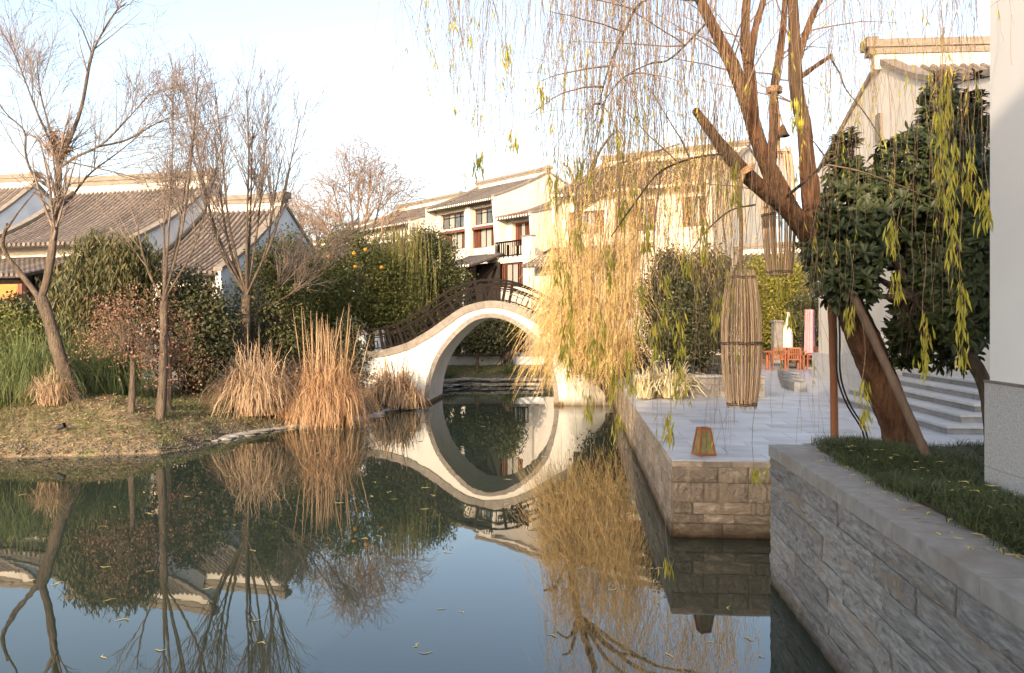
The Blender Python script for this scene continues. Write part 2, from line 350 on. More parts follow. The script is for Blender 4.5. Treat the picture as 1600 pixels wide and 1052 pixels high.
# each block's unit depth is scaled with its roughness, so a mortar core stands right behind
def grid_box(name, u0, u1, v0, v1, z0, z1, m, parent=None):
    mb = MB(); mb.box(u0, u1, v0, v1, z0, z1); V = mb.v[0]; mb.v[0] = np.array([W(*p) for p in V]); return mb.obj(name, m, parent)

# near retaining wall with planter
rw = thing('retaining_wall', 'rough grey granite planter wall with smooth coping rising from the water in the right foreground', 'wall')
uw = 2.256; vend = 9.64; cz = [.24,.19,.22,.19,.23,.19,.21]
grid_box('wall_core', uw+.012, 3.2, -2.5, vend-.02, -.6, 1.462, M['mortar'], rw)
stone_wall(rw, W(uw, vend), -A0-math.pi/2, 12.1, cz, M['stone'], .75, 1.45, .040, seed=3, nx=12, nz=5)
grid_box('wall_core', 3.2, 8.2, 7.4, vend-.01, -.6, 1.50, M['mortar'], rw)
v = vend+.02; k = 0
mbC = MB()
while v > -2:
    l = 1.24; grid_box('coping_slab', uw-.04, uw+.43, v-l+.006, v, 1.47, 1.60+.002*(k % 2), M['coping'], rw); v -= l; k += 1
u = uw+.436
while u < 8: grid_box('coping_slab', u+.003, u+1.2, vend-.33, vend+.02, 1.47, 1.598, M['coping'], rw); u += 1.203
mbS = MB(); V = []
su = [uw+.40, 3.0, 3.5, 4.5, 6, 8.2]; sv = np.linspace(-2, vend-.3, 24)
bedV = [W(a, b, 1.575+.05*math.sin(a*3+b*2)+(.06 if a > 2.8 else 0)) for b in sv for a in su]
n_ = len(su); bf = [(j*n_+i, j*n_+i+1, (j+1)*n_+i+1, (j+1)*n_+i) for j in range(len(sv)-1) for i in range(n_-1)]
tag(MB().add(bedV, bf).obj('planting_bed', M['soil']), kind='structure')

# terrace pier
pu, pv = 1.357, 11.64
tp = thing('terrace_wall', 'brown rough stone quay wall carrying the pale terrace above the water', 'wall')
pc = [.20,.13,.17,.27,.22]
grid_box('wall_core', pu+.012, 3.3, pv+.012, 21.5, -.6, .99, M['mortar'], tp)
stone_wall(tp, W(pu, pv), -A0, 1.95, pc, M['stone_w'], .42, .8, .055, seed=11, nx=12, nz=5, z0=.0)
stone_wall(tp, W(pu, 31.0), -A0-math.pi/2, 31.0-pv, pc, M['stone_w'], .45, .85, .03, seed=21, nx=5, nz=3, z0=.0)
grid_box('wall_core', pu+.012, 3.3, 21.5, 31.0, -.6, .99, M['mortar'], tp)
k = 0; u = pu-.02
while u < 3.2: grid_box('edge_slab', u+.003, min(u+.42, 3.25), pv-.02, pv+.3, .99, 1.055, M['stone_w'], tp); u += .42
v = pv+.303
while v < 31: grid_box('edge_slab', pu-.02, pu+.28, v, v+.54, .99, 1.055, M['stone_w'], tp); v += .543
# terrace floor of slabs
tf = link('terrace_floor', None); tag(tf, kind='structure'); tf.empty_display_size = .3
grid_box('slab_bed', pu+.02, 16, pv+.02, 60, .9, 1.04, M['mortar'], tf)
grid_box('slab_bed', 3.2, 6.3, vend+.03, pv+.015, .9, 1.045, M['mortar'], tf)
sl = MB().box(0, 1, 0, 1, 0, 1).mesh('paving_slab', M['paving']); cnt = 0
v = pv+.0; row = 0; sw, sl_ = .9, .6
while v < 22.5:
    u = pu-.015 - (0 if row % 2 else .45)
    while u < 7.2:
        a = max(u, pu-.015); b = u+sw
        if b-a > .05 and (v > 13.0 or u < 3.4):
            link('paving_slab', sl, tf, W(a+.002, v+.002, 1.058), (0, 0, -A0), (b-a-.011, sl_-.011, .026+.0015*random.random())); cnt += 1
        u = b
    v += sl_; row += 1
mbf = MB()
V = [(pu, v), (16, v), (16, 60), (pu, 60)]; mbf.add([W(a, b, 1.084) for a, b in V], [(0,1,2,3)])
V = [(7.2, 8), (16, 8), (16, v), (7.2, v)]; mbf.add([W(a, b, 1.0838) for a, b in V], [(0,1,2,3)])
V = [(3.4, vend), (7.2, vend), (7.2, 13.05), (3.4, 13.05)]; mbf.add([W(a, b, 1.0836) for a, b in V], [(0,1,2,3)])
def paving_far():
    m, n, b = new_mat('far_paving'); L = n.links.new; N = n.nodes.new
    tc = N('ShaderNodeTexCoord'); mp = N('ShaderNodeMapping'); L(tc.outputs['Object'], mp.inputs[0]); mp.inputs['Rotation'].default_value = (0, 0, A0)
    br = N('ShaderNodeTexBrick'); L(mp.outputs[0], br.inputs['Vector']); br.inputs['Scale'].default_value = 1; br.inputs['Brick Width'].default_value = .9; br.inputs['Row Height'].default_value = .6; br.inputs['Mortar Size'].default_value = .004
    br.inputs['Color1'].default_value = (.38,.38,.395,1); br.inputs['Color2'].default_value = (.43,.43,.445,1); br.inputs['Mortar'].default_value = (.22,.2,.19,1)
    L(br.outputs[0], b.inputs['Base Color']); b.inputs['Roughness'].default_value = .42; b.inputs['Specular IOR Level'].default_value = .5
    return m
o = mbf.obj('far_paving', paving_far(), tf)

# low garden wall at the terrace's far left, and planting beds
lw = thing('garden_wall', 'low beige stone garden wall behind the spiky yuccas at the far edge of the terrace', 'wall')
for k_, (u0, u1) in enumerate([(1.42,2.55),(2.555,3.69),(3.695,4.83)]):
    for j in range(3): grid_box('wall_stone', u0, u1-.004, 21.45+.003*((k_+j) % 3), 21.75, 1.085+j*.17, 1.085+j*.17+.166, M['trim'], lw)
    grid_box('coping_slab', u0, u1-.004, 21.40, 21.80, 1.597, 1.66, M['coping'], lw)
for j in range(12): grid_box('wall_stone', 4.55, 4.83, 21.82+j*.9, 21.82+j*.9+.895, 1.085, 1.63, M['trim'], lw)
tag(grid_box('garden_bed', 1.7, 4.54, 21.8, 33, 1.0, 1.45, M['soil']), kind='structure')
tag(grid_box('back_garden_bed', 4.9, 16, 38.5, 50, 1.0, 1.35, M['soil']), kind='structure')

# steps up to the right house
st = thing('stone_steps', 'flight of five pale stone steps climbing to the right behind the leaning trunk', 'steps')
for k_ in range(5):
    z1 = 1.084+.15*(k_+1); uu = 6.35+.42*k_
    grid_box('step_riser', uu+.03, 12, 14.65+.42*k_, 21.1-.03*k_, z1-.152, z1-.042, M['riser'], st)
    nv = 5; v0 = 14.62+.42*k_; v1 = 21.12-.03*k_
    for i in range(nv):
        a = v0+(v1-v0)*i/nv; b = v0+(v1-v0)*(i+1)/nv
        grid_box('step_tread', uu, uu+.45, a+.002, b-.002, z1-.045, z1, M['step'], st)
    for i in range(4): grid_box('step_tread', uu+.453+i*1.2, uu+1.65+i*1.2, v0, v0+.45, z1-.045, z1-.0006, M['step'], st)
pd = thing('podium', 'grey stone faced podium beside the top of the steps', 'podium')
grid_box('podium_core', 8.4, 16, 16.4, 30, 1.0, 1.95, M['step'], pd)
for i in range(2):
    for j in range(3): grid_box('facing_panel', 7.22+i*.003, 7.5, 21.2+i*.9, 22.095+i*.9, 1.085+j*.55, 1.63+j*.55, M['step'], pd)
for i in range(2):
    for j in range(3): grid_box('facing_panel', 7.52+i*.9, 8.415+i*.9, 21.2, 21.5, 1.085+j*.55, 1.63+j*.55, M['step'], pd)
kb = thing('kerb_wall', 'low grey stone kerb wall beyond the far end of the steps', 'kerb')
for i in range(4): grid_box('kerb_stone', 6.1+i*.35, 6.44+i*.35, 23.5+i*1.6, 25.0+i*1.6, 1.085, 1.34, M['riser'], kb)

# building corner, right edge
wr = thing('house_corner', 'smooth white wall on a speckled granite plinth at the right edge', 'building')
u0, v1 = 3.43, 7.19
grid_box('wall', u0+.03, u0+3, -3, v1-.03, 2.52, 9.5, M['wallR'], wr)
for i in range(6):
    a = v1-1.35*i
    for (z0, z1) in ((1.45, 1.80), (1.803, 2.5)): grid_box('plinth_slab', u0+.002*(i % 2), u0+3, a-1.347, a, z0, z1, M['granite'], wr)
grid_box('plinth_ledge', u0-.006, u0+3, -3, v1+.006, 2.503, 2.522, M['trim'], wr)

# ================================================================== BRIDGE
Yb = 30.15; ob = np.array([(766-800)/F*Yb, Yb])      # face passes here; bridge frame: x along canal-right, y back
def bf_(px, py, off=0.0):
    """pixel -> (s, z) on the bridge face plane, s along grid right from ob"""
    r = (px-800)/F; X0, Y0 = ob; s = (r*Y0-X0)/(CG+r*SG); Y = Y0-s*SG
    return np.array([s, H+(HOR-py)/F*Y])
deck = smoothpoly([bf_(*p) for p in [(568,549),(595,547),(617,541.6),(637.6,534.8),(657,523.8),(674,513.5),(697,497),(720,481.5),(745,473),(767,470),(788,472),(810,479),(835,491),(860,506),(885,520),(910,532),(940,541),(985,546)]], 61)
arch_i = smoothpoly([bf_(*p) for p in [(669.5,634),(671,612),(675,590),(687.7,557),(706,531.8),(724.2,513.5),(742.5,501),(763,496.4),(784,499),(803,507),(822,520),(840,538),(853,560),(861,590),(865,612),(866.5,636)]], 41)
arch_i[0, 1] = -.2; arch_i[-1, 1] = -.2
def offs(pl, d):
    t = np.gradient(pl, axis=0); n = np.stack([-t[:, 1], t[:, 0]], 1); n /= np.linalg.norm(n, axis=1)[:, None]; return pl+n*d
arch_o = offs(arch_i, .17); BW = 3.1
br = thing('stone_bridge', 'white plastered moon bridge with a tall round arch and dark timber railings across the canal', 'bridge', (ob[0], ob[1], 0), -A0)
# spandrel faces built as strips between arch and deck
top = offs(deck, -.27)
def face(y):
    mb = MB()
    sl_, sr_ = arch_i[0, 0], arch_i[-1, 0]
    ai = arch_i.copy()
    td = np.interp(ai[:, 0], top[:, 0], top[:, 1])
    mb.strip([(a, y, b) for a, b in ai], [(a, y, t) for (a, b), t in zip(ai, td)])
    L_ = top[top[:, 0] < sl_]; L_ = np.vstack([L_, [sl_, td[0]]]); mb.strip([(a, y, -.5) for a, b in L_], [(a, y, b) for a, b in L_])
    R_ = top[top[:, 0] > sr_]; R_ = np.vstack([[sr_, td[-1]], R_]); mb.strip([(a, y, -.5) for a, b in R_], [(a, y, b) for a, b in R_])
    return mb
face(0).obj('spandrel_wall', M['plaster_b'], br); face(BW).obj('spandrel_wall', M['plaster_b'], br)
mb = MB(); mb.strip([(a, 0, b) for a, b in arch_i], [(a, BW, b) for a, b in arch_i]); mb.obj('arch_soffit', M['plaster_g'], br, smooth=True)
mb = MB()
for e in (top[0], top[-1]): mb.add([(e[0], 0, -.5), (e[0], BW, -.5), (e[0], BW, e[1]), (e[0], 0, e[1])], [(0,1,2,3)])
mb.obj('end_wall', M['plaster_b'], br)
mb = MB(); mb.strip([(a, .05, b-.06) for a, b in deck], [(a, BW-.05, b-.06) for a, b in deck]); mb.obj('deck', M['trim'], br)
for side in (0, 1):
    ya, yb_ = (-.05, .22) if side == 0 else (BW-.22, BW+.05)
    for i in range(0, 60, 5):
        A_ = deck[i:i+6]; B_ = offs(deck, -.27)[i:i+6]; mb = MB(); g = .006
        A_ = A_.copy(); B_ = B_.copy(); A_[0, 0] += g; B_[0, 0] += g
        ring = [(a, b) for a, b in A_]+[(a, b) for a, b in B_[::-1]]
        mb.prism(ring, 'y', ya-.002*(i % 2), yb_); mb.obj('coping_stone', M['trim'], br)
    ya, yb_ = (-.03, .0) if side == 0 else (BW, BW+.03)
    for i in range(0, 40, 4):
        A_ = arch_i[i:i+5].copy(); B_ = arch_o[i:i+5].copy()
        A_[0] += (arch_i[i+1]-arch_i[i])*.04; B_[0] += (arch_o[i+1]-arch_o[i])*.04
        MB().prism([tuple(a) for a in A_]+[tuple(a) for a in B_[::-1]], 'y', ya-.002*(i % 3), yb_+.001).obj('arch_stone', M['trim'], br)
for s0, s1 in ((arch_i[0, 0]-.28, arch_i[0, 0]+.03), (arch_i[-1, 0]-.03, arch_i[-1, 0]+.3)):
    MB().box(s0, s1, -.08, BW+.08, -.4, .13).obj('footing', M['stone_w'], br)
# railings
pp = [(577,549),(598,547),(612,543),(630,537),(651,527),(681,508),(711,486.5),(748,472.5),(785,472),(831,489),(868,511),(905,530),(945,542)]
def railing(y, flat):
    S = [bf_(*p)[0] for p in pp]
    nrm = offs(deck, 1.0)-deck
    def dpt(s, h):
        z = np.interp(s, deck[:, 0], deck[:, 1]); nx = np.interp(s, deck[:, 0], nrm[:, 0]); nz = np.interp(s, deck[:, 0], nrm[:, 1])
        return (s+nx*h, y, z+nz*h)
    for s in S: MB().bar(dpt(s, -.02), dpt(s, .76), .10, .10, up=(0,1,0)).obj('railing_post', M['wood_dk'], br)
    ss = np.linspace(S[0], S[-1], 50)
    for nm, h, wd in (('handrail', .78, .085), ('middle_rail', .56, .06)):
        mb = MB(); pts = [dpt(s, h) for s in ss]
        prof = [(-wd/2*1.3, -wd/2), (wd/2*1.3, -wd/2), (wd/2*1.3, wd/2), (-wd/2*1.3, wd/2)]
        up = [dpt(s, h+1) for s in ss]; V = []
        for p, q in zip(pts, up):
            p = np.array(p); n = np.array(q)-p
            V += [tuple(p+np.array([0, a, 0])+n*b) for a, b in prof]
        n = len(pts); fs = [(i*4+j, i*4+(j+1) % 4, (i+1)*4+(j+1) % 4, (i+1)*4+j) for i in range(n-1) for j in range(4)]+[(0,1,2,3),(n*4-1,n*4-2,n*4-3,n*4-4)]
        mb.add(V, fs).obj(nm, M['wood_dk'], br)
    for a, b in zip(S[:-1], S[1:]):
        pn = MB(); a2, b2 = a+.06, b-.06
        for h in (.08, .48):
            q = np.linspace(a2, b2, 4)
            for i in range(3): pn.bar(dpt(q[i], h), dpt(q[i+1], h), .035, .035)
        po = pn.obj('lattice_panel', M['wood_dk'], br)
        n = max(2, int((b-a)/.25)); q = np.linspace(a2, b2, n+2)[1:-1]
        for i, s in enumerate(q):
            h0, h1 = (.1, .46) if i % 2 == 0 else (.1, .34)
            MB().bar(dpt(s, h0), dpt(s, h1), .032, .032, up=(0,1,0)).obj('picket', M['wood_dk'], po)
        for i in range(len(q)-1):
            if i % 3 == 0: MB().bar(dpt(q[i], .33 if i % 4 == 0 else .22), dpt(q[i+1], .33 if i % 4 == 0 else .22), .026, .026).obj('picket', M['wood_dk'], po)
railing(.10, 0); railing(BW-.10, 1)
# end pillar with lantern cap at left foot
sL = bf_(570, 549)
for (s, y) in ((sL[0]-.12, .1), (sL[0]-.12, BW-.1)):
    MB().box(s-.2, s+.18, y-.2, y+.2, sL[1]-1.6, sL[1]+.62).obj('end_pillar', M['plaster_g'], br)
    c = MB(); c.add([(s-.3, y-.3, sL[1]+.62), (s+.28, y-.3, sL[1]+.62), (s+.28, y+.3, sL[1]+.62), (s-.3, y+.3, sL[1]+.62), (s-.01, y, sL[1]+.85)], [(3,2,1,0),(0,1,4),(1,2,4),(2,3,4),(3,0,4)])
    c.obj('pillar_cap', M['ridge'], br)


# ================================================================== HOUSES
class House:
    def __init__(s, name, label, px, Y, ang, zb=.8, cat='building'):
        s.X, s.Y = (px-800)/F*Y, Y; s.a = ang; s.c, s.s = math.cos(ang), math.sin(ang)
        s.root = thing(name, label, cat, (s.X, s.Y, 0), ang)
    def at(s, px, py, off=0.0):
        """pixel -> local (x, z) on plane local y=off"""
        r = (px-800)/F; X0 = s.X-s.s*off; Y0 = s.Y+s.c*off
        x = (r*Y0-X0)/(s.c-r*s.s); return x, H+(HOR-py)/F*(Y0+x*s.s)
def wall_holes(x0, x1, z0, z1, holes, y, depth, m, name, parent):
    xs = sorted({x0, x1} | {h[i] for h in holes for i in (0, 1)}); zs = sorted({z0, z1} | {h[i] for h in holes for i in (2, 3)})
    xs = [a for a in xs if x0 <= a <= x1]; zs = [a for a in zs if z0 <= a <= z1]
    mb = MB()
    for a, b in zip(xs[:-1], xs[1:]):
        for c, d in zip(zs[:-1], zs[1:]):
            cx, cz = (a+b)/2, (c+d)/2
            if any(h[0] < cx < h[1] and h[2] < cz < h[3] for h in holes): continue
            mb.add([(a, y, c), (b, y, c), (b, y, d), (a, y, d)], [(0,1,2,3)])
    for h in holes:
        a, b, c, d = h; yy = y+depth
        for q in ([(a,y,c),(a,yy,c),(a,yy,d),(a,y,d)], [(b,y,c),(b,yy,c),(b,yy,d),(b,y,d)], [(a,y,c),(b,y,c),(b,yy,c),(a,yy,c)], [(a,y,d),(b,y,d),(b,yy,d),(a,yy,d)]): mb.add(q, [(0,1,2,3)])
    me = mb.mesh(name, m, fix=False); return link(name, me, parent)
def window(parent, h, y, depth, nleaf=4, pat='dddd', transom=False, name='window'):
    """timber window filling hole h; leaves of solid wood 'w', curtain 'c', glass 'g'"""
    a, b, c, d = h; yy = y+depth*.6; fr = MB(); t = .09
    fr.box(a, b, yy-.05, yy+.05, c, c+t); fr.box(a, b, yy-.05, yy+.05, d-t, d)
    fr.box(a, a+t, yy-.051, yy+.049, c+t, d-t); fr.box(b-t, b, yy-.051, yy+.049, c+t, d-t)
    f = fr.obj(name, M['wood'], parent)
    n = len(pat); ws = (b-a-2*t)/n
    for i, p in enumerate(pat):
        x0 = a+t+i*ws+.02; x1 = x0+ws-.04; 
        MB().box(x0, x1, yy+.0+.002*i, yy+.03, c+t+.01, d-t-.01).obj({'w': 'shutter', 'c': 'curtained_pane', 'g': 'pane'}[p], {'w': M['wood'], 'c': M['curtain'], 'g': M['glass']}[p], f)
        if i: MB().box(x0-.05, x0+.01, yy-.04, yy+.02, c+t, d-t).obj('mullion', M['wood_dk'], f)
        if p == 'w':
            for q in np.linspace(x0, x1, 4)[1:-1]: MB().box(q-.015, q+.015, yy-.02, yy, c+t+.05, d-t-.05).obj('mullion', M['wood_dk'], f)
        if transom: MB().box(x0, x1, yy-.03, yy-.001, (c+d)/2+.25, (c+d)/2+.31).obj('mullion', M['wood_dk'], f)
    return f
def roof_prof(y0, z0, y1, z1, n=9, sag=.10):
    t = np.linspace(0, 1, n); return np.stack([y0+(y1-y0)*t, z0+(z1-z0)*(t-sag*np.sin(np.pi*t))], 1)
def build_roof(root, x0, x1, prof, rear, sp=.24, rad=.075, ends=True, tile_m=None):
    tm_ = M['tile_d'] if ends else M['tile']
    P2 = prof; mb = MB(); th = .10
    ring = [tuple(p) for p in P2]+[tuple(p) for p in rear[1:]]
    low = [(p[0], p[1]-th) for p in ring][::-1]
    # slab as strips (profile extruded along x)
    mb.strip([(x0, a, b) for a, b in ring], [(x1, a, b) for a, b in ring]); mb.strip([(x0, a, b) for a, b in low], [(x1, a, b) for a, b in low])
    for x in (x0, x1): mb.strip([(x, a, b) for a, b in ring], [(x, a, b-th) for a, b in ring])
    mb.add([(x0, *ring[0]), (x1, *ring[0]), (x1, ring[0][0], ring[0][1]-th), (x0, ring[0][0], ring[0][1]-th)], [(0,1,2,3)])
    mb.obj('roof', M['pan'], root)
    # tile row mesh
    K = 26; q = smoothpoly(P2, K); V = []; Fs = []; S = 5
    for i in range(K):
        rr = rad*(1.0+.16*(1 if i % 2 == 0 else -.3))
        for j in range(S):
            a = math.pi*j/(S-1); V.append((math.cos(a)*rr, q[i, 0], q[i, 1]+math.sin(a)*rr*1.15))
    for i in range(K-1):
        for j in range(S-1): Fs.append((i*S+j, i*S+j+1, (i+1)*S+j+1, (i+1)*S+j))
    m2 = MB().add(V, Fs)
    y, z = q[0]; dv = [(math.cos(a)*rad*1.25, y-.015, z+.01+math.sin(a)*rad*1.25) for a in np.linspace(0, 2*math.pi, 9)[:-1]]
    m2.add(dv, [tuple(range(8))], 1)
    me = m2.mesh('tile_row', [tm_, M['tile_end'] if ends else tm_], fix=False)
    n = max(2, int(round((x1-x0-.1)/sp)))
    for i in range(n): link('tile_row', me, root, (x0+.1+(x1-x0-.2)*i/(n-1), 0, .01))
def ridge(root, x0, x1, y, z, hb=.28, hc=.30, th=.34, white=True, rise=.0):
    MB().box(x0+.15, x1-.15, y-th*.38, y+th*.38, z-.12, z+hb).obj('ridge_band', M['plaster'] if white else M['ridge'], root)
    mb = MB(); mb.box(x0, x1, y-th/2, y+th/2, z+hb+.002, z+hb+hc*.45); mb.box(x0-.06, x1+.06, y-th*.62, y+th*.62, z+hb+hc*.45+.002, z+hb+hc)
    for x in ((x0-.1, x0+.22), (x1-.22, x1+.1)): mb.box(*x, y-th*.66, y+th*.66, z+hb+hc*.45+.004, z+hb+hc+.07+rise)
    mb.obj('ridge_cap', M['ridge'], root)
def gable(root, x, prof, rear, z0, m, th=.25, name='gable_wall', cap=True, lift=.12, yfront=0.0):
    ring = [p for p in map(tuple, prof)]+[tuple(p) for p in rear[1:]]
    ring = [(a, b+lift) for a, b in ring]
    pts = [(max(yfront, ring[0][0]), z0)]+ring+[(ring[-1][0], z0)]
    MB().prism(pts, 'x', x, x+th, 0).obj(name, m, root)
    if cap:
        mb = MB(); A_ = [(a, b+.02) for a, b in ring]; B_ = [(a, b+.16) for a, b in ring]
        for i in range(len(ring)-1): mb.prism([A_[i], A_[i+1], B_[i+1], B_[i]], 'x', x-.07, x+th+.07)
        mb.obj('verge_tiles', M['ridge'], root)
def simple_house(h, x0, x1, zb, ze, yr, zr, yb, zbk, holes=(), pats=(), over=.8, wallm='plaster', gablem=None, sp=.24, rad=.066, sag=.10, ends=True, depth=.35, ridge_k={}, zo=.25, caps=True, gl=.12):
    g = M[gablem or wallm]; r = h.root
    prof = roof_prof(-over, ze-zo, yr, zr, sag=sag); rear = [(yr, zr), (yb+.5, zbk-.2)]
    build_roof(r, x0+.1, x1-.1, prof, rear, sp, rad, ends)
    wall_holes(x0+.2, x1-.2, zb, ze+.1, list(holes), 0, depth, M[wallm], 'front_wall', r)
    MB().box(x0+.2, x1-.2, .5, .55, zb, ze).obj('inner_wall', M['dark'], r)
    MB().box(x0+.2, x1-.2, -.02, .08, ze-.12, ze+.12).obj('eave_beam', M['wood'], r)
    for x in (x0, x1-.25): gable(r, x, prof, rear, zb, g, cap=caps, lift=gl)
    MB().box(x0+.2, x1-.2, yb-.2, yb, zb, zbk).obj('rear_wall', M[wallm], r)
    ridge(r, x0-.05, x1+.05, yr, zr, **ridge_k)
    for k_, ho in enumerate(holes):
        p = pats[k_] if k_ < len(pats) else ('wccw', False); window(r, ho, 0, depth, pat=p[0], transom=p[1])
    return prof

# ---- left houses
A15 = R(-15)
h1 = House('tiled_house', 'large grey tiled house with a thick ridge and shaded gable behind the bare leaning tree', 235, 32.0, A15)
zE = 6.35; simple_house(h1, -7.5, 0, .5, zE, 3.96, 9.0, 7.6, 6.6, holes=[(-7.0,-4.6,3.9,5.7),(-4.2,-1.8,3.9,5.7)], pats=[('wggw',False)]*2, wallm='plaster', gablem='plaster_g', sp=.235, rad=.064, sag=.09, over=.9, ends=False, ridge_k=dict(hb=.24, hc=.42, th=.4), gl=.05)
# lower skirt roof and porch with orange blind
pf = roof_prof(-3.0, 4.75, -.05, 5.6, sag=.06); build_roof(h1.root, -9.5, -3.2, pf, [(-.05,5.6),(.02,5.55)], .235, .064, False)
for x in (-9.3,-7.3,-5.3,-3.4): MB().bar((x,-2.7,.5),(x,-2.7,4.65),.2).obj('porch_post', M['wood'], h1.root)
MB().box(-9.4,-3.3,-2.8,-2.6,4.45,4.68).obj('porch_beam', M['wood_dk'], h1.root)
MB().box(-9.4,-3.3,-2.79,-2.76,3.45,4.44).obj('orange_blind', M['blind'], h1.root)
for x in np.arange(-9.4,-3.3,.22): MB().bar((x,-2.85,1.35),(x,-2.85,2.25),.06).obj('porch_picket', M['wood_dk'], h1.root)
MB().box(-9.5,-3.2,-2.9,-2.8,2.25,2.35).obj('porch_rail', M['wood_dk'], h1.root)
MB().box(-9.5,-3.2,-3.0,-.1,.4,1.2).obj('porch_base', M['step'], h1.root)
h2 = House('tiled_house', 'smaller lower tiled house joined to the right side of the large left house', 367, 31.0, A15)
simple_house(h2, -4.0, 0, .5, 5.1, 3.6, 7.85, 7.2, 5.2, holes=[(-3.3,-1.0,2.6,4.4)], pats=[('wggw',False)], gablem='plaster_g', sp=.235, rad=.064, sag=.09, over=.9, ends=False, ridge_k=dict(hb=.22, hc=.38, th=.4), gl=.05)
h3 = House('tiled_house', 'distant house with a pale gable at the far left edge', -70, 38.0, A15)
simple_house(h3, -6, 0, .5, 6.8, 4.6, 10.1, 9, 6.8, gablem='plaster_g', sp=.24, rad=.08, ends=False, ridge_k=dict(hb=.24, hc=.40, th=.4), gl=.05)
h4 = House('tiled_house', 'far low tiled roof peeping over the shrubs left of the orange tree', 640, 62, R(-22))
simple_house(h4, -12, 0, .5, 8.0, 4, 9.6, 8, 8.0, sp=.3, rad=.09, ends=False, ridge_k=dict(hb=.2, hc=.3, th=.4))
# ---- centre houses
AA = math.atan2(-.773, .634)
hA = House('white_townhouse', 'tall white townhouse with two reddish timber window bays directly behind the bridge crown', 787, 58.0, AA)
def rect(h, xa, xb, ya, yb, off=0.0):
    x0, _ = h.at(xa, 0, off); x1, _ = h.at(xb, 0, off); xm = (xa+xb)/2
    return (x0, x1, h.at(xm, yb, off)[1], h.at(xm, ya, off)[1])
hw = [rect(hA,688,725,333,357.5), rect(hA,692,728,362,390), rect(hA,739,774,324,350.5), rect(hA,737,774,354.5,387)]
simple_house(hA, -8.7, 0, .8, 12.0, 4.3, 14.0, 5.9, 13.4, holes=hw, pats=[('gcgg',True),('wccw',False),('gcgg',True),('wccw',False)], over=.9, sp=.25, ridge_k=dict(hb=.26, hc=.34, th=.42), depth=.5, caps=True, sag=.05)
x0, _ = hA.at(728.5, 0); x1, _ = hA.at(738, 0)
MB().box(x0+.25, x1+.1, -.30, -.01, 6.2, 11.6).obj('pilaster', M['plaster'], hA.root)
MB().box(hA.at(686,0)[0], hA.at(775,0)[0], -.12, -.02, hA.at(733,358.5)[1]-.12, hA.at(733,358.5)[1]+.08).obj('window_ledge', M['wood'], hA.root)
hA2 = House('white_townhouse', 'second townhouse further left, its roof showing over the green shrubs', 655, 65.6, AA)
simple_house(hA2, -10, 0, .8, 11.25, 4.2, 13.3, 8, 11, holes=[(-3,-.8,8.0,10.2)], over=.9, sp=.27, ridge_k=dict(hb=.26, hc=.34, th=.42))
hA3 = House('white_townhouse', 'third and farthest townhouse roof behind the hanging green willow', 560, 74, AA)
simple_house(hA3, -10, 0, .8, 10.4, 4.2, 12.6, 8, 11, over=.9, sp=.3, ridge_k=dict(hb=.26, hc=.34, th=.42))
hD = House('white_townhouse', 'narrow white house with a loggia under its eave between the two big gables', 845, 52, AA)
hd = [rect(hD,800,831,346,384)]
simple_house(hD, hD.at(789,0)[0], 0, .8, 10.1, 5.0, 11.75, 7, 11.2, holes=hd, pats=[('wcwg',False)], over=.8, sp=.25, ridge_k=dict(hb=.05, hc=.18, th=.4), gl=.05, depth=.6)
# balcony block
hE = House('balcony_block', 'white ground floor block with a timber balcony rail and red door above the bridge', 831, 49, AA)
e0 = hE.at(762,0)[0]; holes = [rect(hE,770,817,411,449), rect(hE,786,821,500,550), rect(hE,764,782,500,550)]
wall_holes(e0, 0, .8, 6.85, holes, 0, .35, M['plaster'], 'front_wall', hE.root)
MB().box(e0+.02, -.02, .45, .5, .8, 6.8).obj('inner_wall', M['dark'], hE.root)
for ho, p in zip(holes, ('wwccw','wwcgw','wgw')): window(hE.root, ho, 0, .35, pat=p)
MB().box(e0-.05, .05, -.06, 3.4, 6.86, 7.05).obj('balcony_floor', M['plaster'], hE.root)
MB().box(-.9, 0, -.02, .25, 7.052, 8.2).obj('parapet_pier', M['plaster'], hE.root)
MB().box(-.94, .04, -.06, .29, 8.202, 8.3).obj('pier_cap', M['trim'], hE.root)
MB().box(e0, e0+.7, -.02, .25, 7.052, 7.9).obj('parapet_pier', M['plaster'], hE.root)
MB().box(-.25, 0, .02, 6, .8, 6.85).obj('side_wall', M['plaster'], hE.root)
rx0, rx1 = e0+.72, -.92
rl = MB().box(rx0, rx1, .04, .12, 8.0, 8.1).obj('balcony_rail', M['wood_dk'], hE.root); MB().box(rx0, rx1, .05, .11, 7.15, 7.22).obj('bottom_rail', M['wood_dk'], hE.root)
for i, x in enumerate(np.linspace(rx0+.03, rx1-.03, 15)): MB().box(x-.025, x+.025, .055, .105, 7.22, 8.0).obj('baluster', M['wood_dk'], hE.root)
for i, x in enumerate(np.linspace(rx0+.05, rx0+.05, 1)):
    for j, yy in enumerate(np.linspace(.3, 3.0, 8)): MB().box(x-.025, x+.025, yy-.03, yy+.03, 7.06, 8.0).obj('baluster', M['wood_dk'], hE.root)
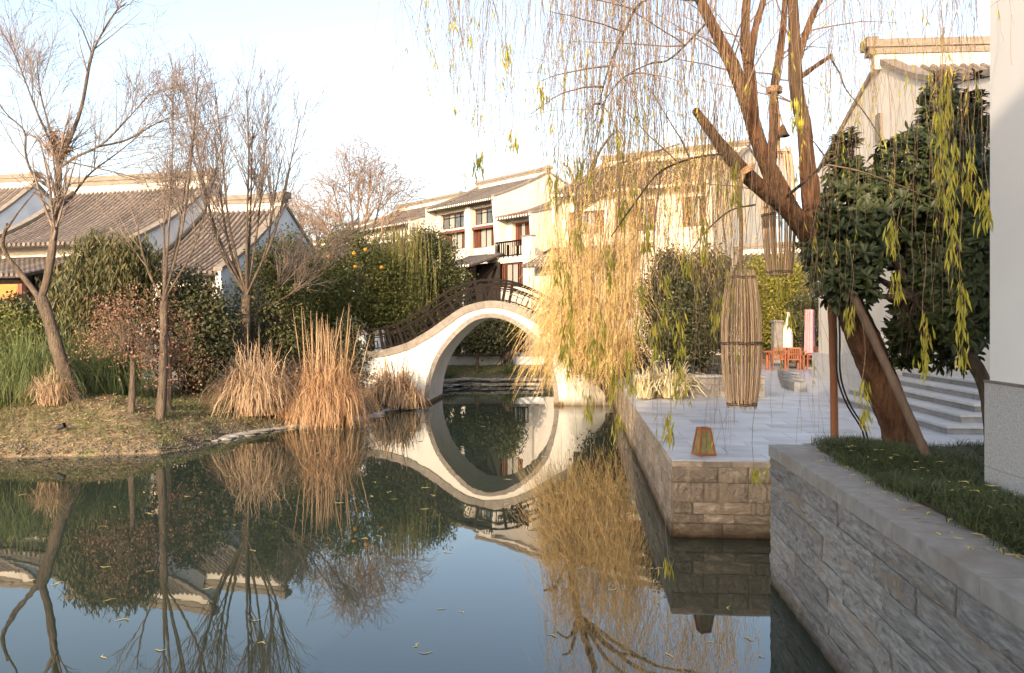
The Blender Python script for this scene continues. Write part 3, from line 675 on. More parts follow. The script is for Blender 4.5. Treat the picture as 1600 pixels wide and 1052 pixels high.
# porch left of the door
pg = House('timber_porch', 'small timber porch with a tiled lean-to roof left of the red balcony door', 760, 50.5, AA)
pf = roof_prof(-1.3, 6.5, 1.3, 7.35, sag=.05); build_roof(pg.root, -3.6, 0, pf, [(1.3,7.35),(1.5,7.3)], .25, .075, True)
for x in (-3.4,-1.8,-.2):
    MB().bar((x,-.9,.8),(x,-.9,6.4),.28).obj('post', M['wood_dk'], pg.root); MB().bar((x,-.9,5.2),(x+.0,.9,6.6),.15).obj('brace', M['wood_dk'], pg.root)
MB().box(-3.6,0,-1.0,-.8,6.2,6.45).obj('beam', M['wood_dk'], pg.root); MB().box(-3.6,0,1.0,1.1,.8,6.8).obj('back_wall', M['dark'], pg.root)
MB().box(-3.5,-.1,-.95,-.88,4.3,4.4).obj('rail', M['wood_dk'], pg.root)
for x in np.linspace(-3.3,-.4,10): MB().box(x-.03,x+.03,-.94,-.89,3.5,4.3).obj('baluster', M['wood_dk'], pg.root)
# ---- big right-centre house B
AB = R(-31.5)
hB = House('white_gabled_house', 'broad white house with a long tiled roof half hidden behind the golden willow', 1119, 44, AB)
hb = [rect(hB,1066,1103,307,354), rect(hB,960,1024,313,362), rect(hB,889,944,330,366)]
simple_house(hB, -9.6, 0, .8, 10.7, 6.4, 13.4, 12, 12.0, holes=hb, pats=[('wgcw',False),('wgwwcw',False),('wgcw',False)], over=.9, sp=.25, sag=.06, ridge_k=dict(hb=.28, hc=.36, th=.42), depth=.3)
hF = House('tiled_annex', 'low annex with a tiled awning roof under the big gabled house behind the golden willow', 1060, 41.5, AB)
f0 = hF.at(835,0)[0]; pf = roof_prof(-1.4, 6.1, 1.9, 7.3, sag=.05); build_roof(hF.root, f0, hF.at(1000,0)[0], pf, [(1.9,7.3),(2.1,7.2)], .25, .075, False)
hs = [rect(hF,880,930,430,500), rect(hF,950,990,430,500)]
wall_holes(f0, 0, .8, 6.5, hs, 0, .3, M['plaster'], 'front_wall', hF.root)
MB().box(f0, 0, .4, .45, .8, 6.5).obj('inner_wall', M['dark'], hF.root)
for ho in hs: window(hF.root, ho, 0, .3, pat='wccw')
MB().box(f0-.05, .05, -.05, 2.2, 6.502, 6.62).obj('wall_cap', M['plaster'], hF.root); MB().box(-.2,0,.02,3,.8,6.5).obj('side_wall', M['plaster'], hF.root)
# house behind B (roof glimpsed between gables)
hC = House('white_gabled_house', 'rear house whose grey roof shows between the two large gables', 935, 66, AA)
simple_house(hC, -9, 0, .8, 13.0, 4, 14.4, 8, 13.2, over=.6, sp=.3, ridge_k=dict(hb=.2, hc=.3, th=.4))
hG = House('white_gabled_house', 'pale house corner showing beyond the terrace between the trunk and the hedge', 1275, 40, R(-31.5))
simple_house(hG, -5, 0, .8, 4.6, 4, 6.9, 8, 5, over=.5, sp=.3, ridge_k=dict(hb=.2, hc=.3, th=.4))
# ---- right house R (grid aligned, gable to the left)
uR, ve, vr = 8.6, 18.4, 24.0
px_, py_, _ = W(uR, ve)
hR = House('gabled_hall', 'tall hall with a thick tiled ridge and a brown gable medallion at upper right', 0, 1, -A0); hR.root.location = (px_, py_, 0)
zeR = 8.3; prof = roof_prof(-.9, zeR-.35, vr-ve, 10.25, sag=.14); rear = [(vr-ve,10.25),(11.5,8.2)]
build_roof(hR.root, .2, 9, prof, rear, .26, .085, False)
gable(hR.root, 0, prof, rear, 1.9, M['plaster'], th=.3, lift=.12, yfront=-.9)
wall_holes(.3, 9, 1.9, zeR, [(1.2,3.6,2.0,5.0),(4.6,7.4,2.0,5.0)], 0, .3, M['plaster'], 'front_wall', hR.root)
for ho in ((1.2,3.6,2.0,5.0),(4.6,7.4,2.0,5.0)): window(hR.root, ho, 0, .3, pat='wggw')
ridge(hR.root, -.35, 9, vr-ve, 10.28, .3, .40, .45)
mdl = MB(); c_ = (vr-ve, 8.55); mdl.prism([(c_[0]+.28*math.cos(a)*(1 if i % 2 else .8), c_[1]+.52*math.sin(a)*(1 if i % 2 else .8)) for i, a in enumerate(np.linspace(0, 2*math.pi, 9)[:-1])], 'x', -.06, -.002); mdl.obj('gable_medallion', M['ridge'], hR.root)
MB().box(-.02, 9, -.95, -.85, zeR-.5, zeR-.3).obj('eave_beam', M['wood'], hR.root)
MB().box(-.08, .34, -1.1, -.1, zeR-.75, zeR-.3).obj('eave_corbel', M['plaster'], hR.root)

# ---- far bank wall under the arch
fw = thing('garden_wall', 'low white wall with a dark cap on the far bank seen through the bridge arch', 'wall')
a_ = P(655,0,43.0); b_ = P(850,0,43.0)
MB().box(a_[0], b_[0], 43, 43.25, .3, 1.25).obj('wall', M['plaster_g'], fw); MB().box(a_[0]-.05, b_[0]+.05, 42.95, 43.3, 1.252, 1.38).obj('wall_cap', M['ridge'], fw)
fl = thing('timber_fence', 'dark timber lattice rail above the far wall seen through the arch', 'fence')
for x in np.linspace(P(780,0,44)[0], P(825,0,44)[0], 9): MB().bar((x,44,1.2),(x,44,2.3),.06).obj('picket', M['wood_dk'], fl)
for z in (1.5, 2.28): MB().box(P(780,0,44)[0], P(825,0,44)[0], 43.97, 44.03, z, z+.07).obj('rail', M['wood_dk'], fl)

# unseen hall added behind the viewpoint to block sun from near wall and terrace
hS = House('shading_hall', 'plain white tiled hall added unseen behind the viewpoint to shade the foreground', 800, 1, 0.0); hS.root.location = (9.0, -14.0, 0)
simple_house(hS, -15.2, 0, .5, 6.8, 3.5, 8.9, 7.5, 6.8, holes=[(-13,-10.5,2,5),(-8,-5.5,2,5),(-4,-1.5,2,5)], pats=[('wccw',False)]*3, sp=.3, ridge_k=dict(hb=.25, hc=.35, th=.4))

# ================================================================== VEGETATION
def px_path(pts):
    """[(px,py,Y),...] -> world"""
    return np.array([P(*p) for p in pts])
def limb_mesh(paths, rads, K=22, S=8, wob=.12):
    out = []
    for pth, (r0, r1) in zip(paths, rads):
        q = smoothpoly(pth, K); t = np.linspace(0, 1, K); rr = (r0*(1-t)+r1*t)*(1+wob*np.sin(t*17+r0*90)*.6+wob*rng.uniform(-.5, .5, K))
        out.append(tubes(q[None], rr[None], S))
    return out
def grow(Pl, Rd, n, length, ang, bias, K=7, rr=.55, tmin=.2, curl=.25, jit=.35):
    """children of polylines Pl (N,K0,3)"""
    N, K0, _ = Pl.shape; which = rng.integers(0, N, n) if N > 1 else np.zeros(n, int)
    if N > 1:
        ln = np.linalg.norm(Pl[:, -1]-Pl[:, 0], axis=1); which = rng.choice(N, n, p=ln/ln.sum())
    t = rng.uniform(tmin, .98, n)*(K0-1); i = np.minimum(t.astype(int), K0-2); f = (t-i)[:, None]
    base = Pl[which, i]*(1-f)+Pl[which, i+1]*f; T = norm(Pl[which, i+1]-Pl[which, i])
    r0 = Rd[which, i]*rr
    d = norm(T*math.cos(ang)+norm(np.cross(T, rdir(n)))*math.sin(ang))
    L = length*rng.uniform(1-jit, 1+jit, n)*(1-.35*t/(K0-1))
    b = np.array(bias, float); pts = [base]; step = L/(K-1)
    for k in range(1, K):
        d = norm(d+b/(K-1)+rng.normal(size=(n, 3))*curl/(K-1)*1.6); pts.append(pts[-1]+d*step[:, None])
    Pn = np.stack(pts, 1); s = np.linspace(1, .25, K)
    return Pn, np.minimum(r0, .5*np.maximum(L, .1)*.08)[:, None]*s[None]
def bare_tree(name, label, paths, rads, levels, m_trunk, m_twig, group=None, ups=.5, minr=.004, cat='tree', limb_from=0):
    base = paths[0][0]; root = thing(name, label, cat, base, 0, group); off = -np.array(base)
    v, f = joinVF(limb_mesh([paths[0]], [rads[0]], S=10)); link('trunk', mesh_np('trunk', v+off, f, m_trunk, smooth=True), root)
    for pth, rd in zip(paths[1:], rads[1:]):
        v, f = joinVF(limb_mesh([pth], [rd], S=7)); link('branch', mesh_np('branch', v+off, f, m_trunk, smooth=True), root)
    src = paths[limb_from:] if limb_from else paths
    Pl = np.stack([smoothpoly(p, 12) for p in src]); Rd = np.stack([np.linspace(a, b, 12) for a, b in (rads[limb_from:] if limb_from else rads)])
    # only grow above the trunk's first third
    out = []; curP, curR = Pl, Rd
    for lv, (n, L, ang, bias, K, rr) in enumerate(levels):
        c, r = grow(curP, curR, n, L, ang, bias, K=K, rr=rr, tmin=.35 if lv == 0 else .15)
        r = np.maximum(r, minr); out.append(tubes(c, r, 4 if lv < 2 else 3)); curP, curR = c, r
    v, f = joinVF(out); link('crown', mesh_np('crown', v+off, f, m_twig), root)
    return root, curP
def crown_pts(blobs, ncl, per, rc, shell=.55):
    """blobs [(center,(rx,ry,rz))]; clusters of leaf positions"""
    vol = np.array([b[1][0]*b[1][1]*b[1][2] for b in blobs])**.7; w_ = rng.choice(len(blobs), ncl, p=vol/vol.sum())
    c = np.array([b[0] for b in blobs])[w_]; r = np.array([b[1] for b in blobs])[w_]
    d = rdir(ncl)*(rng.uniform(shell**3, 1, ncl)**(1/3))[:, None]; d[:, 2] = np.where(d[:, 2] < -.75, -d[:, 2], d[:, 2])
    lump = 1+.16*np.sin(d[:, :1]*7+w_[:, None])*np.sin(d[:, 2:]*6+w_[:, None]*2); cc = c+d*r*lump
    pp_ = np.repeat(cc, per, 0)+rng.normal(size=(ncl*per, 3))*rc*np.array([1, 1, .75])
    return cc, pp_
def leaf_bush(name, label, blobs, m, ncl=500, per=26, rc=.22, ll=.11, lw=.04, droop=.0, cat='shrub', trunk=None, tm=None, group=None, zmin=.3, pname='crown', core=True, stems=True, stem_r=.03, nst=60):
    b0 = np.array(blobs[0][0]); bx = b0.copy(); bx[2] = max(hz(b0[0], b0[1]), .2) if trunk is None else trunk[0][2]
    if trunk is not None: bx[:2] = trunk[0][:2]
    root = thing(name, label, cat, bx, 0, group); cc, p = crown_pts(blobs, ncl, per, rc)
    p = p[p[:, 2] > zmin]; n = len(p); D = norm(rdir(n)+np.array([0, 0, -droop])+np.array([0, -.25, 0])); N_ = norm(rdir(n)*.8+np.array([-.2, -.5, .7]))
    L = ll*rng.uniform(.65, 1.3, n); Wd = lw*rng.uniform(.7, 1.2, n)
    v, f = leafq(p, D, N_, L, Wd); link(pname, mesh_np(pname, v-bx, f, m), root)
    tm = tm or M['bark_g']
    if trunk is not None:
        v, f = joinVF(limb_mesh([np.array(trunk)], [(.10, .05)], S=8)); link('trunk', mesh_np('trunk', v-bx, f, tm, smooth=True), root)
        o0 = np.array(trunk[-1])
    else: o0 = bx
    if stems:
        k = min(nst, len(cc)); sel = cc[rng.choice(len(cc), k, False)]; t = np.linspace(0, 1, 6)[None, :, None]
        st_ = o0+rng.normal(size=(k, 3))*np.array([.15, .15, 0.0]); pl = st_[:, None]*(1-t)+sel[:, None]*t; pl[:, 1:-1] += rng.normal(size=(k, 4, 3))*.08
        v, f = tubes(pl, np.linspace(stem_r, stem_r*.27, 6)[None].repeat(k, 0), 3); link('stems', mesh_np('stems', v-bx, f, tm), root)
    return root
def bl(px, py, Y, rx, ry, rz): return (P(px, py, Y), (rx, ry, rz))
def blob_px(x0, x1, y0, y1, Y, ry=None):
    """ellipsoid covering a pixel box at distance Y"""
    rx = (x1-x0)/2/F*Y; rz = (y1-y0)/2/F*Y; return (P((x0+x1)/2, (y0+y1)/2, Y), (rx, ry or min(rx, rz)*.8, rz))

# ---- bare leaning tree (left)
Yt = 20.9; zb_ = hz(*P(118,0,Yt)[:2])
T = lambda *pts: px_path([(a, b, Yt+c) for a, b, c in pts])
paths = [T((122,640,0),(108,600,0),(92,555,0),(78,505,0),(63,462,0)),
 T((64,470,0),(42,440,.2),(14,405,.1),(4,380,0),(12,350,-.2)), T((12,356,-.2),(30,330,-.4),(58,296,-.6)),
 T((64,470,0),(76,425,0),(84,370,0),(90,310,0),(92,262,0),(88,236,0)),
 T((88,300,0),(66,285,.1),(50,270,.1),(40,240,0),(38,205,-.1),(12,180,-.2),(-10,150,0)), 
 T((90,255,0),(110,215,0),(128,165,.2),(140,100,.3),(150,70,.3),(178,22,.2),(198,4,.2)), T((143,82,.3),(128,45,0),(110,15,-.3)),
 T((94,262,0),(120,245,-.3),(160,225,-.6),(200,185,-.8),(240,140,-.9)), T((150,230,-.5),(200,218,.2),(250,190,.6),(282,182,.8)),
 T((86,330,0),(110,310,.4),(140,272,.7),(185,238,1.0),(225,205,1.2)),
 T((88,240,0),(76,195,.3),(62,140,.5),(58,95,.6)), T((88,240,0),(60,180,-.5),(25,90,-.8),(0,45,-1)), T((92,250,0),(148,262,-1.),(190,272,-1.3),(225,282,-1.6))]
rads = [(.19,.135),(.085,.04),(.03,.012),(.105,.07),(.045,.012),(.06,.014),(.02,.008),(.04,.010),(.028,.009),(.04,.010),(.035,.009),(.032,.008),(.022,.008)]
bare_tree('bare_tree', 'tall bare tree with a forked leaning trunk and a twig nest on the left bank', paths, rads,
  [(130,1.7,.6,(0,0,.35),9,.5),(560,1.05,.6,(0,0,.2),8,.6),(2000,.6,.6,(0,0,.05),6,.7)], M['bark_g'], M['twig_pk'], minr=.0038, limb_from=3)
# nest
n0 = P(90,226,Yt); th_ = thing('bird_nest', 'messy brown twig nest lodged in the fork of the bare leaning tree', 'nest', n0)
k = 160; c = rng.normal(size=(k, 3))*np.array([.16,.16,.20]); d = rdir(k); t = np.linspace(-.5, .5, 4)[None, :, None]
v, f = tubes(c[:, None]+d[:, None]*t*.45+rng.normal(size=(k, 4, 3))*.02, np.full((k, 4), .009), 3); tag(link('nest_twigs', mesh_np('nest_twigs', v, f, M['twig']), th_), kind='stuff')

# ---- other bare trees
def many_tree(name, label, px, pyb, Y, tops, r0, fork, nlev, mt, mtw, limbs_r=.06, minr=.005, group=None):
    b = P(px, pyb, Y); b[2] = hz(b[0], b[1])-.05; fk = P(*fork, Y)
    paths = [np.array([b, b*.6+fk*.4+np.array([.04,0,0]), fk])]; rads_ = [(r0, r0*.72)]
    for (a, c_, dy) in tops:
        e = P(a, c_, Y+dy); m1 = fk+(e-fk)*.35+np.array([(e[0]-fk[0])*.16, 0, -.1]); m2 = fk+(e-fk)*.7+np.array([(e[0]-fk[0])*.10, rng.uniform(-.2, .2), 0])
        paths.append(np.array([fk, m1, m2, e])); rads_.append((limbs_r*rng.uniform(.8, 1.1), .012))
    return bare_tree(name, label, paths, rads_, nlev, mt, mtw, minr=minr, limb_from=1, group=group)
U1 = (0, 0, .5)
many_tree('bare_tree', 'slender bare tree with pale bark right of the nest tree, standing in the open mound', 250, 652, 20.6, [(214,330,.4),(270,150,0),(310,120,-.5),(262,250,.6),(345,230,.3),(300,210,.9)], .12, (256,470), [(70,1.5,.5,U1,9,.6),(260,.95,.55,(0,0,.3),7,.6),(800,.5,.55,(0,0,.1),5,.7)], M['bark_g'], M['twig_pk'], limbs_r=.038)
many_tree('bare_tree', 'many-stemmed bare tree rising behind the smaller reed clump', 372, 575, 26.5, [(290,150,0),(335,130,.5),(385,140,-.4),(420,165,.6),(470,180,.2),(335,210,1.),(440,250,-.8),(300,240,-.6),(395,190,0)], .22, (385,462), [(150,2.0,.45,U1,9,.6),(480,1.2,.5,(0,0,.35),7,.6),(1300,.6,.5,(0,0,.1),5,.7)], M['bark_g'], M['twig_pk'], limbs_r=.058, minr=.005)
many_tree('bare_tree', 'low spreading bare tree whose limbs reach right over the green shrubs', 385, 585, 27.5, [(455,395,0),(520,370,-.5),(560,340,.3),(480,430,.6)], .12, (400,490), [(60,1.3,.5,(0,0,.3),8,.6),(200,.8,.5,(0,0,.2),6,.6),(500,.5,.5,(0,0,.1),5,.7)], M['bark_g'], M['twig_pk'], limbs_r=.035, minr=.005)
many_tree('bare_tree', 'distant bare tree with drooping twigs above the orange tree', 560, 500, 44, [(520,290,0),(545,262,.5),(580,258,-.4),(600,290,.6),(500,340,1),(618,320,-.8),(560,280,0)], .20, (560,400), [(120,2.4,.5,(0,0,.25),9,.6),(480,1.7,.6,(0,0,-.5),7,.6),(1000,1.0,.5,(0,0,-.9),6,.7)], M['bark_g'], M['twig'], limbs_r=.08, minr=.0085)
many_tree('bare_tree', 'faint bare tree far behind the small tiled house gable', 480, 500, 50, [(470,330,0),(500,350,.5),(455,360,-.4),(520,345,.6)], .16, (485,430), [(90,2.2,.5,(0,0,.25),8,.6),(360,1.4,.6,(0,0,-.3),6,.6),(900,.8,.5,(0,0,-.6),5,.7)], M['bark_g'], M['twig'], limbs_r=.08, minr=.010)
# small young trees on the mound with russet leaves
def russet(px, pyb, Y, blobs, label, ncl, per=26):
    b = P(px, pyb, Y); b[2] = hz(b[0], b[1])-.03; fk = P(px+2, pyb-105, Y)
    return leaf_bush('russet_tree', label, blobs, M['lf_pink'], ncl, per, .22, .058, .022, stem_r=.012, nst=60, cat='tree', trunk=[b, (b+fk)/2+np.array([.02,0,0]), fk], tm=M['bark_g'], pname='crown')
russet(205, 652, 20.4, [blob_px(120,215,490,570,20.6,.8),blob_px(150,250,455,510,20.9,.9),blob_px(190,260,500,580,20.2,.6)], 'young russet leaved tree with a whitish trunk left of the pale trunk', 70)
russet(262, 640, 21.6, [blob_px(225,300,480,560,21.6,.8),blob_px(240,315,540,610,21.8,.7),blob_px(150,200,500,540,22.2,.7)], 'young russet leaved tree right of the pale trunk on the mound', 70)
# ---- shrubs on the left
leaf_bush('bamboo_thicket', 'tall drooping dark bamboo thicket in front of the large tiled house', [blob_px(95,250,375,560,25.0,1.2),blob_px(85,190,400,600,25.5,1.2),blob_px(160,245,372,450,24.6,.8)], M['lf_bamb'], 620, 30, .22, .24, .026, droop=1.6, cat='bamboo')
leaf_bush('evergreen_shrub', 'dark evergreen shrub between the two bare trunks', [blob_px(245,360,430,600,26.0,1.2),blob_px(290,370,480,610,25.6,1.)], M['lf_dark'], 520, 26, .22, .13, .04)
leaf_bush('evergreen_shrub', 'soft green shrub behind the many-stemmed bare tree', [blob_px(365,480,400,590,28.5,1.4),blob_px(400,500,370,470,29.5,1.2)], M['lf_green'], 600, 28, .22, .12, .03, droop=.5)
leaf_bush('evergreen_shrub', 'dark shrub in deep shade at the back of the left grass', [blob_px(-40,110,470,590,26.5,1.2)], M['lf_dark'], 360, 26, .22, .13, .04)
leaf_bush('evergreen_shrub', 'yellowish shrub beneath the orange blind at the far left', [blob_px(-60,70,485,560,24.5,.9)], M['lf_cit'], 200, 24, .2, .11, .03)
rt = leaf_bush('orange_tree', 'round green citrus tree carrying orange fruit left of the bridge', [blob_px(470,640,362,560,35.4,1.9),blob_px(450,545,400,590,33.5,1.4),blob_px(560,660,400,560,35.6,1.5)], M['lf_cit'], 1100, 30, .24, .115, .042, cat='tree', trunk=[np.array([*P(560,0,35)[:2],.7]), np.array([*P(558,0,35)[:2],2.3])])
for (a, b, dy) in [(513,401,-2.0),(555,417,-2.05),(596,418,-2.05),(571,390,-1.9),(553,396,-1.95),(500,470,-1.5)]:
    p = P(a, b, 35.2+dy); V = []; 
    th = np.linspace(0, math.pi, 7)
    mbx = MB(); vs = [(math.sin(t)*math.cos(q), math.sin(t)*math.sin(q), math.cos(t)) for t in th for q in np.linspace(0, 2*math.pi, 11)[:-1]]
    fs = [(i*10+j, i*10+(j+1) % 10, (i+1)*10+(j+1) % 10, (i+1)*10+j) for i in range(6) for j in range(10)]
    mbx.add(np.array(vs)*.078, fs); o = mbx.obj('fruit', M['fruit'], rt, smooth=True); o.location = [float(x) for x in p-np.array(rt.location)]
leaf_bush('green_tree', 'rounded green tree directly left of the bridge crown', [blob_px(625,725,362,500,38.6,1.8),blob_px(600,690,400,540,39.,1.8)], M['lf_green'], 900, 30, .26, .13, .045, cat='tree', trunk=[np.array([*P(665,0,39)[:2],.8]), np.array([*P(668,0,39)[:2],2.6])])
# hanging green willow in front of it
def hanging(name, label, anchors, lens, m_s, m_l, nl, ll, lw, r=.006, wav=.10, K=9, base=None, cat='willow', parent=None, lean=.0, split=False):
    n = len(anchors); t = np.linspace(0, 1, K)
    pl = anchors[:, None]+np.zeros((n, K, 3)); pl[..., 2] -= lens[:, None]*t
    ph = rng.uniform(0, 6.28, (n, 1)); am = wav*rng.uniform(.2, 1.3, (n, 1))*lens[:, None]*.25
    pl[..., 0] += am*np.sin(t*rng.uniform(1.5, 4, (n, 1))+ph)-am*np.sin(ph)+lean*t*lens[:, None]; pl[..., 1] += am*np.cos(t*3+ph)-am*np.cos(ph)
    v, f = tubes(pl, r*np.linspace(1.2, .5, K)[None].repeat(n, 0), 3)
    # leaves
    w_ = rng.integers(0, n, nl); tt = rng.uniform(.1, 1, nl)*(K-1); i = np.minimum(tt.astype(int), K-2); fr = (tt-i)[:, None]
    c = pl[w_, i]*(1-fr)+pl[w_, i+1]*fr; D = norm(rdir(nl)*.35+np.array([0, 0, -1.])); L = ll*rng.uniform(.6, 1.3, nl)
    v2, f2 = leafq(c, D, rdir(nl), L, np.full(nl, lw))
    return (v, f), (v2, f2), pl
hv = thing('weeping_willow', 'soft green weeping willow strands hanging between the orange tree and the round tree', 'tree', P(655,540,36.3))
hv_off = -np.array(hv.location); n = 380
an = P(628,410,36.3)+np.stack([rng.normal(size=n)*.62, rng.normal(size=n)*.6, rng.uniform(-1.2, 1.9, n)], 1)
(vs, fs), (vl, fl_), _ = hanging('', '', an, rng.uniform(1.2, 2.8, n), None, None, 19000, .15, .013, .008, wav=.15)
link('strands', mesh_np('strands', vs+hv_off, fs, M['strand']), hv); link('foliage', mesh_np('foliage', vl+hv_off, fl_, M['lf_wgr']), hv)
b = P(640,540,36.3); b[2] = .8
v, f = joinVF(limb_mesh([np.array([b, P(636,470,36.3), P(630,400,36.3), P(626,372,36.3)])], [(.14,.04)])); link('trunk', mesh_np('trunk', v+hv_off, f, M['bark_g'], smooth=True), hv)
# ---- grasses
def clump(name, label, px, py, Y, rx, hgt_, n, m, width, spread=.6, droop=1.0, cat='grass clump', K=9, zb=None, kind=None, ry=None, stiff=0):
    b = P(px, py, Y); b[2] = hz(b[0], b[1])-.02 if zb is None else zb
    a = rng.uniform(0, 6.28, n); rr = rx*np.sqrt(rng.uniform(0, 1, n))*.45; ry = ry or rx
    base = np.stack([rr*np.cos(a), rr*np.sin(a)*ry/rx, np.zeros(n)], 1)
    az = a+rng.normal(size=n)*.5; out = np.stack([np.cos(az), np.sin(az), np.zeros(n)], 1)
    h = hgt_*rng.uniform(.75, 1.1, n); ki = (.15+.85*rng.uniform(0, 1, n)**.7)*droop; sp = rx*(.12+.75*ki/max(droop, .1))*rng.uniform(.7, 1.15, n)*spread
    t = np.linspace(0, 1, K)
    pl = base[:, None]+out[:, None]*(sp[:, None]*(t**1.25))[..., None]; z = h[:, None]*(np.sin(np.minimum(t[None]*(1+.6*ki[:, None]), 3.)*math.pi/2))
    h = h*(1.08-.42*np.clip(ki/max(droop, .1), 0, 1)); kk_ = np.minimum(ki, 1.0)[:, None]*.93; z = h[:, None]*((1+.5*kk_)*t-1.5*kk_*t**2.4); pl[..., 2] += z
    pl += np.cumsum(rng.normal(size=(n, K, 3))*.034*hgt_/2, 1)
    # strands that would sink below the ground are lifted
    pl[..., 2] = np.maximum(pl[..., 2], .02)
    wd = width*np.linspace(1, .25, K)[None]*rng.uniform(.7, 1.2, (n, 1)); side = norm(np.cross(out, [0, 0, 1])+rdir(n)*.5)
    v, f = ribbons(pl, wd, side)
    root = thing(name, label, cat, b); o = link('blades', mesh_np('blades', v, f, m), root); o['kind'] = 'stuff'
    return root, b
clump('pampas_grass', 'tall orange brown dry reed clump at the water edge, the larger of the pair', 508, 652, 24.3, 1.3, 3.5, 1800, M['reed_o'], .013, 1.05, 1.25, ry=.9)
r_, b = clump('pampas_grass', 'paler shorter dry reed clump left of the tall orange one', 398, 645, 23.4, 1.25, 2.9, 1000, M['reed'], .014, 1.15, 1.35, ry=.9)
def stalks(px, Y, n, rx, h0, h1, m, label, name='dry_stalks', zb=.3):
    b = P(px, 0, Y); b[2] = zb; root = thing(name, label, 'reeds', b)
    c = rng.normal(size=n)*rx*.55; t = np.linspace(0, 1, 5); h = rng.uniform(h0, h1, n)
    for i in range(n):
        pl = np.stack([c[i]+t**1.3*(c[i]*.35+rng.normal()*.16), rng.normal()*.25+t*.05, t*h[i]], 1); wd = np.array([.008,.008,.008,.019,.004])
        v, f = tubes(pl[None], wd[None], 4); link('stalk', mesh_np('stalk', v, f, m), root)
stalks(508, 24.2, 34, .62, 2.3, 3.3, M['strand'], 'upright dry plume stalks standing out of the tall orange reed clump')
stalks(400, 23.6, 8, .5, 1.9, 2.7, M['strand'], 'few upright dry stalks in the paler reed clump')
clump('dry_iris', 'withered broad leaved plants against the white bridge foot', 614, 638, 28.6, 1.0, 2.4, 340, M['reed'], .038, .9, 1.2, ry=.7, zb=.05)
clump('dry_iris', 'small withered clump right beside the arch footing', 640, 640, 28.3, .6, 1.6, 160, M['reed'], .030, .9, 1.3, ry=.5, zb=.03)
clump('green_pampas', 'tall green fountain grass left of the leaning trunk', 52, 640, 21.6, 1.7, 2.8, 1500, M['grass'], .010, 1.0, 1.25)
clump('green_pampas', 'tall green fountain grass right of the leaning trunk', 165, 632, 23.6, 1.7, 3.0, 1600, M['grass'], .010, 1.0, 1.3)
clump('green_pampas', 'green fountain grass at the far left edge of the bank', -25, 650, 20.8, 1.4, 2.3, 900, M['grass'], .010, 1.0, 1.3)
clump('green_pampas', 'short mixed dry grass tuft at the foot of the leaning trunk', 82, 655, 20.6, .7, 1.4, 500, M['reed'], .009, 1.0, 1.0)
clump('dry_iris', 'low orange brown tuft at the shore between the reeds and the stones', 455, 658, 24.1, .9, .8, 320, M['reed_o'], .012, 1.2, 1.4)
clump('yucca', 'spiky bleached yucca at the back edge of the terrace', 1048, 622, 20.9, .8, 1.35, 230, M['yucca'], .034, 1.2, .95, zb=1.09, cat='plant')
clump('yucca', 'spiky yellowed yucca at the terrace corner beside the golden willow', 1010, 622, 20.7, .5, 1.15, 120, M['yucca'], .030, 1.2, .95, zb=1.09, cat='plant')
clump('green_pampas', 'green fountain grass on the far bank left of the arch tree', 696, 590, 39.6, .7, 1.0, 300, M['grass'], .012, 1.0, 1.2)
clump('green_pampas', 'small green grass on the far bank right of the arch tree', 797, 590, 40.5, .5, .9, 220, M['grass'], .012, 1.0, 1.2)
# ---- far bank tree under the arch, other background trees
def gz(px, Y): p = P(px, 0, Y); return np.array([p[0], p[1], hz(p[0], p[1])])
leaf_bush('small_round_tree', 'small dark round tree on the far bank framed by the arch', [blob_px(704,790,498,556,41.2,1.2),blob_px(720,775,480,545,41.8,1.2)], M['lf_dark'], 420, 26, .22, .13, .05, cat='tree', trunk=[gz(745,41.2), P(747,545,41.2)])
leaf_bush('evergreen_shrub', 'dark green tree behind the arch opening on the right', [blob_px(770,815,480,545,42.2,.8)], M['lf_green'], 160, 24, .2, .12, .05)
leaf_bush('hedge_tree', 'big dark glossy tree behind the low garden wall right of the golden willow', [blob_px(1005,1100,400,560,25.5,1.3),blob_px(1060,1145,395,560,26,1.3),blob_px(1015,1130,470,580,25.3,1.2)], M['lf_dark'], 1250, 30, .20, .10, .032, cat='tree', trunk=[np.array([*P(1098,0,25.8)[:2],1.4]), P(1098,520,25.8)], tm=M['bark'])
leaf_bush('olive_hedge', 'sunlit yellow green hedge behind the outdoor table', [blob_px(1165,1215,405,565,39,1.3),blob_px(1185,1255,400,500,40,1.3)], M['lf_olive'], 800, 26, .22, .12, .04, cat='hedge')
leaf_bush('dark_hedge', 'darker hedge behind the folded pink parasol', [blob_px(1225,1300,460,565,38,1.2),blob_px(1285,1345,470,560,37,1.)], M['lf_green'], 620, 26, .22, .11, .035, cat='hedge')
leaf_bush('evergreen_shrub', 'dark shrub filling the gap between the tall reeds and the bridge end pillar', [blob_px(520,578,500,640,30.6,.9)], M['lf_dark'], 220, 26, .2, .11, .035)
leaf_bush('background_hedge', 'dark mass of shrubs behind the orange tree and the hanging green willow', [blob_px(430,560,410,580,46,1.6),blob_px(520,640,400,580,47,1.6),blob_px(600,720,430,580,46,1.6)], M['lf_dark'], 1100, 26, .34, .20, .075, cat='hedge')
leaf_bush('dark_hedge', 'dark low hedge seen under the golden willow beside the terrace wall', [blob_px(905,1010,520,600,29,.9)], M['lf_dark'], 300, 24, .2, .11, .035, cat='hedge')
